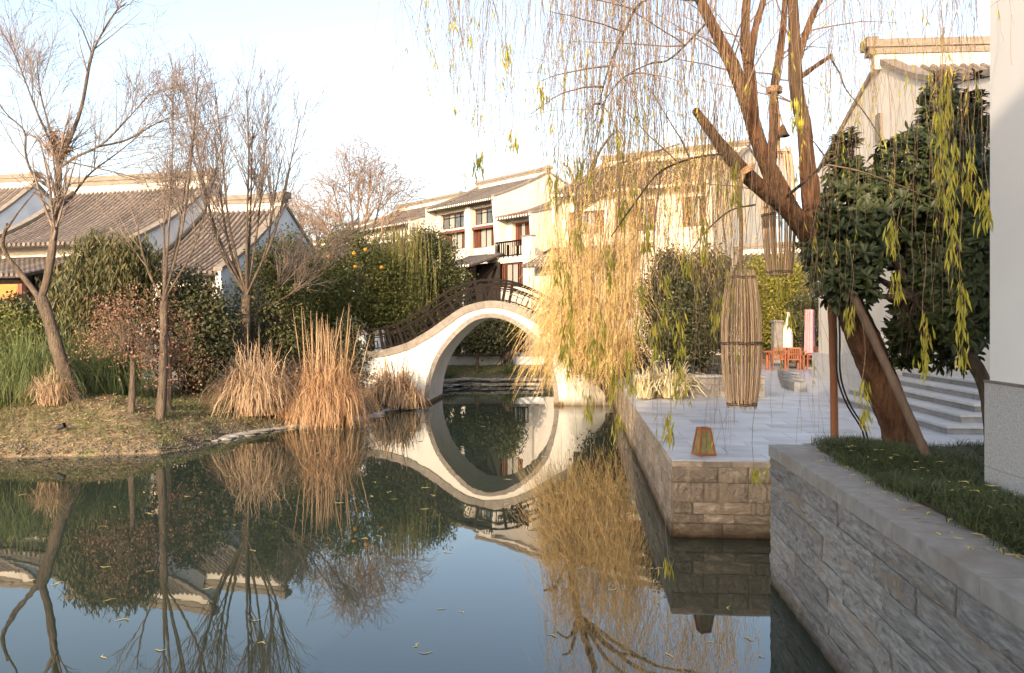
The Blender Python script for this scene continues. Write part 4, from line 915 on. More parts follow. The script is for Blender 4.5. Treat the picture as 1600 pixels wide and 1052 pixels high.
for i, (px, Y, rx, rz, lb) in enumerate([(430,75,5,3.2,'distant dark tree mass behind the small tiled house'),(330,80,6,3,'distant tree mass behind the large tiled house roof'),(1330,60,5,4.0,'distant tree behind the hall steps'),(-80,70,8,3,'distant tree beyond the left edge'),(1240,62,4,3,'distant tree behind the pale house corner')]):
    p = P(px, 0, Y); leaf_bush('background_tree', lb, [((p[0], p[1], 2.8), (rx, 2, rz))], M['lf_dark'], 260, 24, .5, .3, .12, cat='tree', stems=False, trunk=[np.array([p[0],p[1],.7]), np.array([p[0],p[1],2.0])])
# ---- golden willow
gw = thing('weeping_willow', 'dense golden weeping willow curtain glowing in the sun over the right end of the bridge', 'tree', tuple(P(905,0,27.2)[:2])+(1.3,))
go = -np.array(gw.location); b = np.array(gw.location)
tr = np.array([b, P(900,520,27.2), P(890,430,27.2), P(905,330,27), P(930,250,27)])
v, f = joinVF(limb_mesh([tr], [(.20,.09)])); link('trunk', mesh_np('trunk', v+go, f, M['bark_g'], smooth=True), gw)
lim = []
for (a, c_, dy) in [(870,330,-1.5),(1000,250,-1.2),(1060,230,.5),(880,260,1.5),(960,210,-2),(1110,250,-.5),(850,400,-2),(1010,300,-2.5)]:
    s0 = tr[3] if c_ < 380 else tr[2]; e = P(a, c_, 27+dy); lim.append(np.array([s0, (s0+e)/2+np.array([0,0,.5]), e+np.array([0,0,.1])]))
for l_ in lim:
    v, f = joinVF(limb_mesh([l_], [(.07,.03)], S=6)); link('branch', mesh_np('branch', v+go, f, M['bark_g'], smooth=True), gw)
def boxanch(x0, x1, y0, y1, Y, dY, n):
    Yv = rng.uniform(Y-dY, Y+dY, n); px = rng.uniform(x0, x1, n); py = rng.uniform(y0, y1, n)
    return np.stack([(px-800)/F*Yv, Yv, H+(HOR-py)/F*Yv], 1)
lay = [(boxanch(858,1000,330,480,25.5,1.5,480), 1.0, 3.0), (boxanch(850,1010,220,400,26,1.8,190), 1.0, 3.0), (boxanch(960,1150,190,350,26,1.6,300), .8, 2.8), (boxanch(845,905,430,510,24.6,1.0,300), .7, 2.3), (boxanch(905,985,430,520,24.5,1.2,300), .7, 2.2), (boxanch(1110,1185,240,330,26,1,60), .6, 2.0)]
V1, V2 = [], []
for an, l0, l1 in lay:
    a_, b_, _ = hanging('', '', an, rng.uniform(l0, l1, len(an)), None, None, int(len(an)*6), .12, .009, .0060, wav=.55)
    V1.append(a_); V2.append(b_)
v, f = joinVF(V1); o = link('strands', mesh_np('strands', v+go, f, M['gold']), gw); o['kind'] = 'stuff'
v, f = joinVF(V2); o = link('foliage', mesh_np('foliage', v+go, f, M['lf_gold']), gw); o['kind'] = 'stuff'
# wispy side shoots sprawling off the strands
def shoots(an, sx, L0, L1, sag):
    n = len(an); t = np.linspace(0, 1, 8); d = norm(np.stack([rng.normal(size=n)+sx, rng.normal(size=n)*.6, rng.normal(size=n)*.7-.35], 1)); L = rng.uniform(L0, L1, n)
    pl = an[:, None]+d[:, None]*(L[:, None]*t)[..., None]; pl[..., 2] -= (L[:, None]*sag*t**2); return tubes(pl, .0058*np.linspace(1.1, .5, 8)[None].repeat(n, 0), 3)
v, f = joinVF([shoots(boxanch(838,925,440,560,24.4,.8,420), -.9, .5, 1.3, .7), shoots(boxanch(860,1000,350,570,24.6,1.4,1500), 0, .3, 1.0, .9), shoots(boxanch(870,1120,230,400,25,1.6,700), 0, .4, 1.1, 1.0)])
o = link('side_shoots', mesh_np('side_shoots', v+go, f, M['gold']), gw); o['kind'] = 'stuff'

# ---- foreground willow
def rugged(path, r0, r1, K, S, flare):
    q = smoothpoly(path, K); t = np.linspace(0, 1, K); rr = r0*(1-t)+r1*t; rr = rr*(1+flare*np.exp(-t*14))*(1+.05*np.sin(t*13+r0*50)+.03*np.sin(t*31))
    v, f = tubes(q[None], rr[None], S); v = v.reshape(K, S, 3); a = np.arange(S)/S*2*np.pi; tw = t[:, None]*2.2
    m_ = 1+.055*np.sin(3*a[None]+tw*2)+.045*np.sin(7*a[None]+tw*3+1)+.04*np.abs(np.sin(5.5*a[None]-tw*4))+rng.normal(size=(K, S))*.022
    for _ in range(2):
        k0, s0 = rng.uniform(.2, .9), rng.uniform(0, 6.28); m_ += .16*np.exp(-((t[:, None]-k0)/.03)**2-((np.angle(np.exp(1j*(a[None]-s0))))/.5)**2)
    return (q[:, None]+(v-q[:, None])*m_[..., None]).reshape(-1, 3), f
Yw = 9.43
wt = thing('weeping_willow', 'big foreground willow with leaning brown trunk and long thinly leaved strands', 'tree', W(*(lambda p: (p[0]*CG-p[1]*SG, p[0]*SG+p[1]*CG, 1.55))(P(1412,0,Yw))))
wo = -np.array(wt.location)
T = lambda *pts: px_path([(a, b, Yw+c) for a, b, c in pts])
trunk = T((1414,705,0),(1398,660,-.02),(1372,590,-.1),(1340,510,-.2),(1308,440,-.35),(1282,388,-.5),(1262,355,-.6))
v, f = rugged(trunk, .185, .14, 70, 24, .28); link('trunk', mesh_np('trunk', v+wo, f, M['bark'], smooth=True), wt)
br_ = [(T((1290,405,-.5),(1262,365,-.6),(1232,330,-.7),(1190,296,-1.0),(1155,262,-1.3),(1128,230,-1.5),(1105,198,-1.7),(1086,172,-1.8)), (.13,.05)),
 (T((1268,370,-.6),(1240,335,-.7),(1212,285,-.8),(1190,235,-.9),(1168,165,-1.),(1145,105,-1.1),(1118,50,-1.2),(1092,-5,-1.3),(1060,-90,-1.5)), (.125,.055)),
 (T((1176,185,-.95),(1172,120,-.8),(1164,60,-.6),(1168,-10,-.5),(1176,-110,-.4)), (.075,.045)),
 (T((1170,100,-.8),(1180,45,-.75),(1195,-8,-.7),(1215,-100,-.6)), (.05,.03)),
 (T((1204,265,-.8),(1208,200,-.5),(1210,135,-.3),(1222,60,-.1),(1228,-10,0),(1236,-90,.1)), (.062,.035)),
 (T((1280,395,-.5),(1270,340,-.5),(1262,270,-.55),(1256,200,-.6),(1244,140,-.6),(1242,70,-.6),(1238,-10,-.6),(1230,-120,-.6)), (.12,.06)),
 (T((1247,90,-.6),(1258,55,-.5),(1272,20,-.4),(1288,-10,-.3),(1330,-90,0)), (.05,.03)),
 (T((1249,122,-.6),(1275,103,-.8),(1299,87,-1.)), (.035,.025)),
 (T((1297,90,-1.),(1312,115,-1.1),(1322,140,-1.1),(1352,178,-1.2),(1382,225,-1.2)), (.012,.006)),
 (T((1225,310,-.75),(1250,290,-1.2),(1290,255,-1.6),(1330,235,-2.)), (.022,.010)),
 (T((1130,240,-1.5),(1080,248,-1.8),(1030,270,-2.2),(990,320,-2.6),(955,370,-2.8)), (.014,.006)),
 (T((1180,320,-1.0),(1140,330,-1.3),(1100,365,-1.6),(1075,400,-1.8)), (.012,.005)),
 (T((1110,30,-1.2),(1050,90,-1.6),(1015,100,-1.9),(970,125,-2.2),(930,180,-2.4)), (.014,.005)),
 (T((1095,0,-1.3),(1010,0,-1.6),(975,50,-1.9),(950,110,-2.),(930,190,-2.2)), (.018,.006))]
# overhead limbs arching out over the water (above the frame)
for (ex, ey, dy) in [(960,-140,-2.2),(820,-150,-2.6),(700,-120,-2.4),(1000,-220,.2),(840,-230,.3),(640,-90,-2.0),(1350,-160,-1.8),(1480,-150,-2.2),(1520,-120,-1.),(1180,-260,-2.5),(740,-230,1.5),(900,-300,2)]:
    s0 = br_[1][0][-1] if ex < 1150 else br_[5][0][-1]
    e = P(ex, ey, Yw+dy); br_.append((np.array([s0, s0*.6+e*.4+np.array([0,0,.5]), s0*.25+e*.75+np.array([0,0,.35]), e]), (.05,.015)))
for q, rd in br_:
    rd = (rd[0]*.86, rd[1]*.72); v, f = rugged(q, rd[0], rd[1], 44, 14, .0) if rd[0] > .04 else joinVF(limb_mesh([q], [rd], K=26, S=6, wob=.12)); link('branch', mesh_np('branch', v+wo, f, M['bark'] if rd[0] > .02 else M['bark_g'], smooth=True), wt)
# twigs from overhead limbs
Pl = np.stack([smoothpoly(q, 12) for q, rd in br_[14:]]+[smoothpoly(br_[i][0], 12) for i in (1,2,4,5,6,9,10,12,13)]); Rd = np.full(Pl.shape[:2], .02)
c1, r1 = grow(Pl, Rd, 150, 1.3, .9, (0,0,-.2), K=8, rr=.5, tmin=.1); c2, r2 = grow(c1, r1, 260, .7, .8, (0,0,-.5), K=6, rr=.6)
v, f = joinVF([tubes(c1, np.maximum(r1,.003), 4), tubes(c2, np.maximum(r2*.6, .002), 3)]); link('twigs', mesh_np('twigs', v+wo, f, M['twig']), wt)['kind'] = 'stuff'
# strands
def st_anch(x0, x1, y0, y1, n, Ya, Yb): 
    Yv = rng.uniform(Ya, Yb, n); px = rng.uniform(x0, x1, n); py = rng.uniform(y0, y1, n)
    return np.stack([(px-800)/F*Yv, Yv, H+(HOR-py)/F*Yv], 1)
strands = []
def add_str(x0, x1, ytop, yend0, yend1, n, Ya=6.6, Yb=9.6):
    an = st_anch(x0, x1, ytop-130, ytop, n, Ya, Yb); ye = rng.uniform(yend0, yend1, n)
    pyt = HOR-(an[:, 2]-H)*F/an[:, 1]; ln = (ye-pyt)/F*an[:, 1]; strands.append((an, np.maximum(ln, .3)))
add_str(600,700,-40,-10,140,16); add_str(690,780,-40,60,260,50); add_str(690,830,-40,120,300,46); add_str(830,900,-40,120,330,60)
add_str(900,1000,-40,100,420,120); add_str(960,1120,-40,180,470,150); add_str(1000,1180,-20,200,560,100); add_str(860,1000,-20,300,520,40)
add_str(1180,1340,-40,60,360,80); add_str(1300,1420,-30,120,420,60); add_str(1400,1530,-40,80,330,48); add_str(1020,1340,140,420,760,46,6.4,8.4)
add_str(1100,1200,200,420,700,26,6.4,8); add_str(920,1040,180,500,800,26,7,9); add_str(1460,1535,20,250,520,14,5.8,7.2); add_str(1540,1590,-60,-10,70,5,6.2,6.6)
an = np.concatenate([a for a, l in strands]); ln = np.concatenate([l for a, l in strands]); n = len(an); K = 18; t = np.linspace(0, 1, K)
pl = an[:, None]+np.zeros((n, K, 3)); pl[..., 2] -= ln[:, None]*t
ph = rng.uniform(0, 6.28, (n, 1)); am = rng.uniform(.02, .14, (n, 1)); pl[..., 0] += am*np.sin(t*rng.uniform(2, 6, (n, 1))+ph)-am*np.sin(ph)-rng.uniform(-.06, .14, (n, 1))*ln[:, None]*(1-(1-t)**2)*.5; pl[..., 1] += am*np.cos(t*3+ph)
pl[:, 1:, :2] += np.cumsum(rng.normal(size=(n, K-1, 2))*.008, 1)
rr_ = .0021*np.linspace(1.25, .55, K)[None]*rng.uniform(.7, 1.3, (n, 1))
# side shoots, sweeping back down
c1, r1 = grow(pl, np.full((n, K), .003), 900, .55, .35, (0,0,-1.1), K=7, rr=.7, tmin=.1, curl=.2)
v, f = joinVF([tubes(pl, rr_, 3), tubes(c1, np.full(c1.shape[:2], .0016), 3)]); o = link('strands', mesh_np('strands', v+wo, f, M['strand']), wt); o['kind'] = 'stuff'
# leaves: bunches near strand tips
sel = rng.choice(n, 330, False); C, D, L = [], [], []
for s in sel:
    k = rng.integers(5, 13); t0 = rng.uniform(.55, .95)
    for j in range(k):
        tt = min(.999, t0+rng.uniform(0, .10))*(K-1); i = int(tt); C.append(pl[s, i]*(1-tt+i)+pl[s, min(i+1, K-1)]*(tt-i))
m_ = 500; w_ = rng.integers(0, n, m_); tt = rng.uniform(.2, .98, m_)*(K-1)
for a, b in zip(w_, tt): i = int(b); C.append(pl[a, i])
C = np.array(C); k = len(C); D = norm(rdir(k)*.38+np.array([0, 0, -1.])); L = rng.uniform(.045, .10, k)
v, f = leafq(C, D, rdir(k), L, L*.065); o = link('leaves', mesh_np('leaves', v+wo, f, M['lf_yel']), wt); o['kind'] = 'stuff'
# hand placed thick leaf bunches
B = [(868,400,450,7.4),(905,330,400,7.5),(925,520,600,7.3),(950,380,450,7.4),(985,540,620,7.2),(1025,500,570,7.2),(880,500,570,7.4),(1075,380,440,7.2),(1120,460,520,7.0),(965,640,690,7.1),(1045,640,700,7.1),(1470,170,330,6.2),(1488,215,420,6.0),(1502,430,575,6.0),(1445,480,590,6.3),(1515,220,330,6.2),(1403,420,470,6.4),(1220,430,470,6.8),(1246,150,210,7),(968,205,250,7.5),(905,240,290,7.3),(870,270,340,7.5),(890,420,600,7.4),(940,480,560,7.4),(1000,440,540,7.6),(1040,420,520,7.2),(975,300,360,7.3),(1060,480,640,7.1),(920,600,660,7.2),(1235,480,520,6.8),(1180,728,760,7.2),(1043,868,905,7.3),(960,560,640,7.2),(1540,290,360,5.9),(1010,330,400,7.3),(1100,330,420,7.1),(1330,470,520,6.8),(1350,590,680,6.5),(1150,250,330,7.0),(850,120,180,7.5),(790,60,110,7.4),(748,230,280,7.4),(800,200,240,7.4),(1395,330,400,6.6),(1478,100,200,6.2)]
C, D, L, SP = [], [], [], []
for (px, y0, y1, Y) in B:
    top_ = P(px, y0-rng.uniform(60, 200), Y); bot = P(px+rng.uniform(-4, 4), y1-8, Y); q = np.linspace(0, 1, 8)[:, None]; ln_ = top_*(1-q)+bot*q; ln_[:, 0] += .015*np.sin(q[:, 0]*9+px); SP.append(ln_)
    k = int((y1-y0)*.42)+8
    for j in range(k):
        py = rng.uniform(y0, y1-14); C.append(P(px+rng.normal()*5, py, Y)+np.array([0, rng.normal()*.02, 0])); L.append(rng.uniform(.08, .15))
C = np.array(C); L = np.array(L); k = len(C); D = norm(rdir(k)*.30+np.array([0, 0, -1.]))
v, f = leafq(C, D, rdir(k), L, L*.07); o = link('leaf_bunches', mesh_np('leaf_bunches', v+wo, f, M['lf_yel']), wt); o['kind'] = 'stuff'
v, f = tubes(np.array(SP), np.full((len(SP), 8), .0026), 3); link('leafy_shoots', mesh_np('leafy_shoots', v+wo, f, M['strand']), wt)['kind'] = 'stuff'

# ---- broadleaf evergreen (right)
et = thing('broadleaf_evergreen', 'dense dark evergreen tree with rosettes of long glossy leaves beside the white wall', 'tree', tuple(P(1552,0,8.6)[:2])+(1.6,))
eo = -np.array(et.location)
T = lambda *pts: px_path([(a, b, c) for a, b, c in pts])
tk = T((1556,640,8.6),(1538,600,8.6),(1498,540,8.7),(1462,500,8.7),(1430,465,8.7)); tk[0, 2] = 1.6
v, f = joinVF(limb_mesh([tk], [(.085,.06)], S=10)); link('trunk', mesh_np('trunk', v+eo, f, M['bark_g'], smooth=True), et)
blobs = [blob_px(1262,1400,290,450,8.9,.45),blob_px(1340,1540,190,420,9.0,.6),blob_px(1400,1545,330,560,8.8,.55),blob_px(1270,1380,330,500,8.7,.4),blob_px(1460,1552,380,560,8.2,.35),blob_px(1440,1500,110,240,9.1,.22),blob_px(1500,1545,120,300,9.2,.25),blob_px(1290,1350,200,330,9.0,.22),blob_px(1380,1530,480,590,9.1,.4),blob_px(1250,1300,330,430,8.9,.22),blob_px(1500,1556,240,520,8.0,.3)]
Cc, _ = crown_pts(blobs, 2300, 1, .01, shell=.35); Cc = Cc[Cc[:, 2] > 1.95]
inw = (Cc[:, 0] > 3.9) & (Cc[:, 1] < 7.3); Cc = Cc[~inw]
nr = len(Cc); jn = tk[-1]; lim = []
for (a, b, Y) in [(1300,380,8.9),(1330,270,9),(1400,260,9),(1470,150,9.1),(1520,190,9.2),(1520,380,8.5),(1450,380,8.7),(1380,440,8.8),(1300,440,8.8)]:
    e = P(a, b, Y); q = np.array([jn, jn*.5+e*.5+np.array([0,0,-.06]), e]); lim.append(q); v, f = joinVF(limb_mesh([q], [(.045,.015)], S=6)); link('branch', mesh_np('branch', v+eo, f, M['bark_g'], smooth=True), et)
LP = np.concatenate([smoothpoly(q, 8) for q in lim]); near = np.argmin(((Cc[:, None]-LP[None])**2).sum(-1), 1); s0 = LP[near]
q = np.linspace(0, 1, 5)[None, :, None]; pl = s0[:, None]*(1-q)+Cc[:, None]*q; pl[:, 1:4] += rng.normal(size=(nr, 3, 3))*.02
v, f = tubes(pl, np.linspace(.009, .004, 5)[None].repeat(nr, 0), 3); o = link('twigs', mesh_np('twigs', v+eo, f, M['bark_g']), et); o['kind'] = 'stuff'
per = 10; axis = norm(norm(Cc-s0)+np.array([-.15,-.35,.6])); C = np.repeat(Cc, per, 0); ax = np.repeat(axis, per, 0)
a = rng.uniform(0, 6.28, nr*per); x = norm(np.cross(ax, [.3,.2,1])); y = np.cross(ax, x); el = rng.uniform(.1, .75, nr*per)
D = norm((x*np.cos(a)[:, None]+y*np.sin(a)[:, None])*np.cos(el)[:, None]+ax*np.sin(el)[:, None]-np.array([0,0,.12])); L = rng.uniform(.085, .14, nr*per)
Nn = norm(ax-D*(ax*D).sum(-1, keepdims=True)); C = C-ax*rng.uniform(0, .05, nr*per)[:, None]
# broad leaf = 4-quad blade
def bladeleaf(C, D, Nn, L, Wd):
    S = norm(np.cross(D, Nn)); Lc = L[:, None]; w = Wd[:, None]; ts = [0, .3, .65, .9, 1]; ws = [.15, .8, 1, .5, .05]; dr = [0, .01, -.02, -.08, -.12]
    V = []
    for t_, w_, d_ in zip(ts, ws, dr): c = C+D*Lc*t_+Nn*Lc*d_; V += [c-S*w*w_+Nn*w*w_*.35, c, c+S*w*w_+Nn*w*w_*.35]
    V = np.stack(V, 1); n = len(C); i = np.arange(n)[:, None]*15; F_ = []
    for k in range(4):
        for j in range(2): o_ = k*3+j; F_.append(np.concatenate([i+o_, i+o_+1, i+o_+4, i+o_+3], 1))
    return V.reshape(-1, 3), np.concatenate(F_)
order = np.argsort(C[:, 1]); near_i = order[:260]; rest = order[260:]
v, f = bladeleaf(C[rest], D[rest], Nn[rest], L[rest], L[rest]*.17); o = link('foliage', mesh_np('foliage', v+eo, f, M['lf_broad'], smooth=True), et); o['kind'] = 'stuff'
v, f = bladeleaf(np.zeros((1,3)), np.array([[0,1.,0]]), np.array([[0,0,1.]]), np.array([1.]), np.array([.17])); lm = mesh_np('leaf', v, f, M['lf_broad'], smooth=True)
for i in near_i:
    Dv, Nv = Vector(D[i]), Vector(Nn[i]); Sv = Dv.cross(Nv).normalized(); Nv = Sv.cross(Dv); m4 = Matrix((Sv, Dv, Nv)).transposed().to_4x4()
    o = link('leaf', lm, et); o.matrix_basis = Matrix.Translation(Vector(C[i]+eo)) @ m4 @ Matrix.Scale(float(L[i]), 4)

# ---- props
def pole(label, a, b, r, m, name='support_pole'):
    t = thing(name, label, 'pole', a); off = -np.array(a); q = smoothpoly(np.array([a, (np.array(a)+np.array(b))/2+np.array([.01,0,0]), b]), 14)
    v, f = tubes(q[None], (r*(1+.05*rng.normal(size=14)))[None], 12); link('shaft', mesh_np('shaft', v+off, f, m, smooth=True), t)
    u_ = norm(np.array(b)-np.array(a)); v, f = tubes(np.array([[np.array(b)-u_*.05, np.array(b)-u_*.0]]), np.array([[r*1.04, r*1.04]]), 12); link('cut_end', mesh_np('cut_end', v+off, f, m), t)
    c = MB().add([tuple(np.array(b)+off+u_*.001+np.cross(u_, [0,1,0])*math.cos(q_)*r+np.array([0,1,0])*math.sin(q_)*r) for q_ in np.linspace(0, 6.28, 13)[:-1]], [tuple(range(12))]); c.obj('end_cap', m, t)
g1 = G(1304,688,1.58); pole('upright reddish brown timber pole propping the leaning willow trunk', g1, P(1297,400,g1[1]-.25), .047, M['pole'])
g2 = G(1458,735,1.6); pole('slanting grey brown timber pole leaning against the right side of the willow trunk', g2, P(1330,455,g2[1]+.7), .045, M['pole_g'])
cbt = thing('black_cables', 'pair of black cables dropping from the upright pole into the grass', 'cable', g1)
for dx in (0, 5):
    q = smoothpoly([P(1303+dx,440,8.9),P(1307+dx,520,8.9),P(1308+dx,585,8.9),P(1322+dx,630,9.0),P(1345+dx,668,9.1),P(1352+dx,690,9.1)], 20)
    v, f = tubes(q[None], np.full((1, 20), .010), 6); link('cable', mesh_np('cable', v-g1, f, M['cable'], smooth=True), cbt)

def lantern(label, px, y0, y1, w0, wm, w1, Y, n, lean=0.0, group='bamboo basket lanterns hanging in the willow'):
    c0 = P(px, y0, Y); c1 = P(px+lean, y1, Y); hgt_ = c0[2]-c1[2]; root = thing('bamboo_lantern', label, 'lantern', c0, 0, group)
    k = Y/F
    def rad(t): 
        return (w0*(1-t)*(1-2*t)+4*wm*t*(1-t)+w1*t*(2*t-1))*k/2
    ts = np.linspace(0, 1, 9)
    for i in range(n):
        a = 2*math.pi*i/n+rng.normal()*.03; j = rng.uniform(.97, 1.03); e0, e1 = rng.uniform(-.03, .012), rng.uniform(-.01, .012)
        q = np.stack([np.array([rad(t)*j*math.cos(a)+(c1[0]-c0[0])*t, rad(t)*j*math.sin(a), -hgt_*(e0+(1+e1-e0)*t)]) for t in ts])
        v, f = tubes(q[None], np.full((1, 9), rng.uniform(.0072, .0100)), 5); link('bamboo_stick', mesh_np('bamboo_stick', v, f, M['bamboo']), root)
    for t, nm in ((.03, 'hoop'), (.52, 'hoop'), (.975, 'hoop')):
        for dz in (-.008, .008):
            a = np.linspace(0, 2*math.pi, 33); q = np.stack([rad(t)*1.05*np.cos(a)+(c1[0]-c0[0])*t, rad(t)*1.05*np.sin(a), -hgt_*t+dz+0*a+.004*np.sin(a*5)], 1)
            v, f = tubes(q[None], np.full((1, 33), .0055), 5); link(nm, mesh_np(nm, v, f, M['pole_g'], smooth=True), root)
    a = np.linspace(0, 2*math.pi, 25)[:-1]; MB().add([(rad(.97)*math.cos(t)+(c1[0]-c0[0]), rad(.97)*math.sin(t), -hgt_*.965) for t in a], [tuple(range(24))]).obj('base_disc', M['wood_dk'], root)
    MB().box(-.012, .012, -rad(.05), rad(.05), -.06, -.04).obj('cross_stick', M['bamboo'], root); MB().box(-rad(.05), rad(.05), -.012, .012, -.058, -.038).obj('cross_stick', M['bamboo'], root)
    return root, c0
def rope(label, pts, r, tw=26, loops=()):
    pts = np.array(pts); t = thing('rope', label, 'rope', pts[0]); n = 150; q = smoothpoly(pts, n); s = np.linspace(0, 1, n)*tw
    for ph in (0, 2.094, 4.189):
        o_ = np.stack([np.cos(s*6.28+ph), np.sin(s*6.28+ph), 0*s], 1)*r*.5
        v, f = tubes((q+o_)[None], np.full((1, n), r*.62), 6); link('rope_strand', mesh_np('rope_strand', v-pts[0], f, M['rope'], smooth=True), t)
    for (c, ra, rb, rz_) in loops:
        a = np.linspace(0, 2*math.pi, 30)
        for dz in (-.022, 0, .022):
            qq = np.stack([c[0]+ra*np.cos(a), c[1]+rb*np.sin(a), c[2]+dz+rz_*np.cos(a)], 1); v, f = tubes(qq[None], np.full((1, 30), .014), 6); link('rope_loop', mesh_np('rope_loop', v-pts[0], f, M['rope'], smooth=True), t)
Y1 = 8.05
lantern('tall barrel shaped bamboo stick lantern hanging lowest, in front of the terrace', 1158, 428, 636, 41, 60, 42, Y1, 42, lean=1)
rope('twisted rope holding the lowest bamboo lantern below the sawn branch', [P(1164,262,Y1+.05), P(1156,300,Y1-.03), P(1158,350,Y1), P(1157,433,Y1)], .020, 22, [(P(1163,268,Y1+.1), .085, .11, .05)])
Y2 = 9.25
lantern('bamboo stick lantern hanging higher, behind the willow trunk fork', 1216, 236, 430, 34, 50, 34, Y2, 36, lean=2)
rope('rope tied round the upper willow branch holding the higher lantern', [P(1211,140,9.13), P(1216,180,9.2), P(1216,240,Y2)], .018, 20, [(P(1210,141,9.12), .075, .075, .0)])
wb = thing('wooden_bell', 'small wooden bell shaped float tied beside the rope of the higher lantern', 'bell', P(1223,195,9.15)); k = 9.15/F
mb = MB(); a = np.linspace(0, 2*math.pi, 15)[:-1]; rings = [(0,2),(4,4),(12,7),(18,11),(19,8)]
V = [(r_*k*math.cos(t), r_*k*math.sin(t), -z_*k) for z_, r_ in rings for t in a]; mb.add(V, [(i*14+j, i*14+(j+1) % 14, (i+1)*14+(j+1) % 14, (i+1)*14+j) for i in range(4) for j in range(14)]+[tuple(range(14))]); mb.obj('shell', M['bark'], wb); MB().bar((0,0,0),(-.03,0,.12),.012).obj('cord', M['rope'], wb)

# small orange framed lantern on the terrace edge
gl = G(1099.5,711,1.084); fl = thing('floor_lantern', 'small tapered orange timber lantern with green panels on the terrace edge', 'lantern', gl, R(12)); s0, s1, hh = .125, .068, .40
for sx in (-1, 1):
    for sy in (-1, 1): MB().bar((sx*s0, sy*s0, 0), (sx*s1, sy*s1, hh), .024, .024).obj('frame_post', M['teak'], fl)
for z, s_ in ((.02, s0-.003), (hh-.01, s1)):
    for (a, b) in (((-s_,-s_),(s_,-s_)),((s_,-s_),(s_,s_)),((s_,s_),(-s_,s_)),((-s_,s_),(-s_,-s_))): MB().bar((*a,z),(*b,z),.022,.026).obj('frame_rail', M['teak'], fl)
q0, q1 = s0-.012, s1-.008
for (a, b) in (((-1,-1),(1,-1)),((1,-1),(1,1)),((1,1),(-1,1)),((-1,1),(-1,-1))):
    MB().add([(a[0]*q0,a[1]*q0,.03),(b[0]*q0,b[1]*q0,.03),(b[0]*q1,b[1]*q1,hh-.015),(a[0]*q1,a[1]*q1,hh-.015)],[(0,1,2,3)]).obj('paper_panel', M['panel'], fl)
    m1 = ((a[0]+b[0])/2, (a[1]+b[1])/2); MB().bar((m1[0]*q0*1.03, m1[1]*q0*1.03, .03), (m1[0]*q1*1.03, m1[1]*q1*1.03, hh-.01), .008).obj('glazing_bar', M['teak'], fl)
# low spotlight
sp_ = G(95,642,.95); sp_[2] = hz(sp_[0], sp_[1]); so = thing('garden_spotlight', 'small black garden spotlight on the mound left of the leaning trunk', 'lamp', sp_)
MB().bar((0,0,0),(0,0,.14),.02).obj('spike', M['lampblack'], so); v, f = tubes(np.array([[(-.08,0,.14),(.0,.0,.18),(.09,0,.22)]]), np.array([[.05,.06,.07]]), 10); link('lamp_head', mesh_np('lamp_head', v, f, M['lampblack']), so)
# table and chairs
Yf = 34.0; zt = 1.085
tb = thing('outdoor_table', 'orange brown timber table set on the far terrace', 'table', (P(1222,0,Yf)[0], Yf, zt))
for i in range(6): MB().box(-.85, .85, -.48+i*.16, -.33+i*.16, .72, .76).obj('tabletop_board', M['teak'], tb)
for sx in (-.75,.75):
    for sy in (-.38,.38): MB().box(sx-.04, sx+.04, sy-.04, sy+.04, 0, .718).obj('leg', M['teak'], tb)
MB().box(-.78,.78,-.42,-.39,.62,.71).obj('apron', M['teak'], tb)
def chair(x, y, rz, label):
    t = thing('garden_chair', label, 'chair', (x, y, zt), rz, 'timber chairs around the outdoor table')
    MB().box(-.26,.26,-.25,.25,.42,.46).obj('seat', M['teak'], t)
    for sx in (-.24,.24):
        MB().box(sx-.025, sx+.025, -.25, -.20, 0, .64).obj('leg', M['teak'], t); MB().bar((sx,.24,0),(sx,.30,.92),.045).obj('leg', M['teak'], t); MB().box(sx-.03, sx+.03, -.26, .27, .64, .67).obj('armrest', M['teak'], t)
    bk = MB().bar((-.24,.305,.90),(.24,.305,.90),.05,.07).obj('backrest', M['teak'], t)
    for i in range(6): MB().bar((-.18+i*.072,.26,.46),(-.18+i*.072,.30,.87),.03,.02).obj('slat', M['teak'], bk)
tx = tb.location.x
chair(tx-.45, Yf-.75, R(180), 'timber garden chair with its back to the camera, left of the pair before the table')
chair(tx+.18, Yf-.78, R(172), 'timber garden chair with its back to the camera, right of the pair before the table')
chair(tx+1.15, Yf-.05, R(-85), 'timber garden chair at the right end of the table')
chair(tx-1.15, Yf+.1, R(85), 'timber garden chair at the left end of the table beside the lantern')
def parasol(px, Y, ytop, ybot, wpx, m, label, lean=0):
    b = (P(px,0,Y)[0], Y, zt); zt_, zb_ = P(px,ytop,Y)[2]-zt, P(px,ybot,Y)[2]-zt; r = wpx/2/F*Y; t = thing('folded_parasol', label, 'parasol', b)
    MB().bar((0,0,0),(0,0,zt_+.05),.05).obj('pole', M['teak'] if m == 'cloth_w' else M['wood'], t)
    K, S = 12, 24; V = []
    for i in range(K):
        q = i/(K-1); z = zt_+(zb_-zt_)*q; rr = r*(.35+.65*min(1, q*2.2)) if m == 'cloth_w' else r*(.85+.15*q)
        for j in range(S): a = 2*math.pi*j/S; k_ = 1+.20*math.cos(a*6+q*1.2); V.append((rr*k_*math.cos(a), rr*k_*math.sin(a), z))
    MB().add(V, [(i*S+j, i*S+(j+1) % S, (i+1)*S+(j+1) % S, (i+1)*S+j) for i in range(K-1) for j in range(S)]+[tuple(range(S))]).obj('canopy', M[m], t, smooth=True)
    MB().box(-.28,.28,-.28,.28,0,.07).obj('base', M['coping'], t)
parasol(1231, 35.0, 488, 543, 13, 'cloth_w', 'folded white parasol standing behind the outdoor table')
parasol(1265, 34.5, 484, 555, 15, 'cloth_p', 'folded pink parasol in its cover right of the outdoor table')
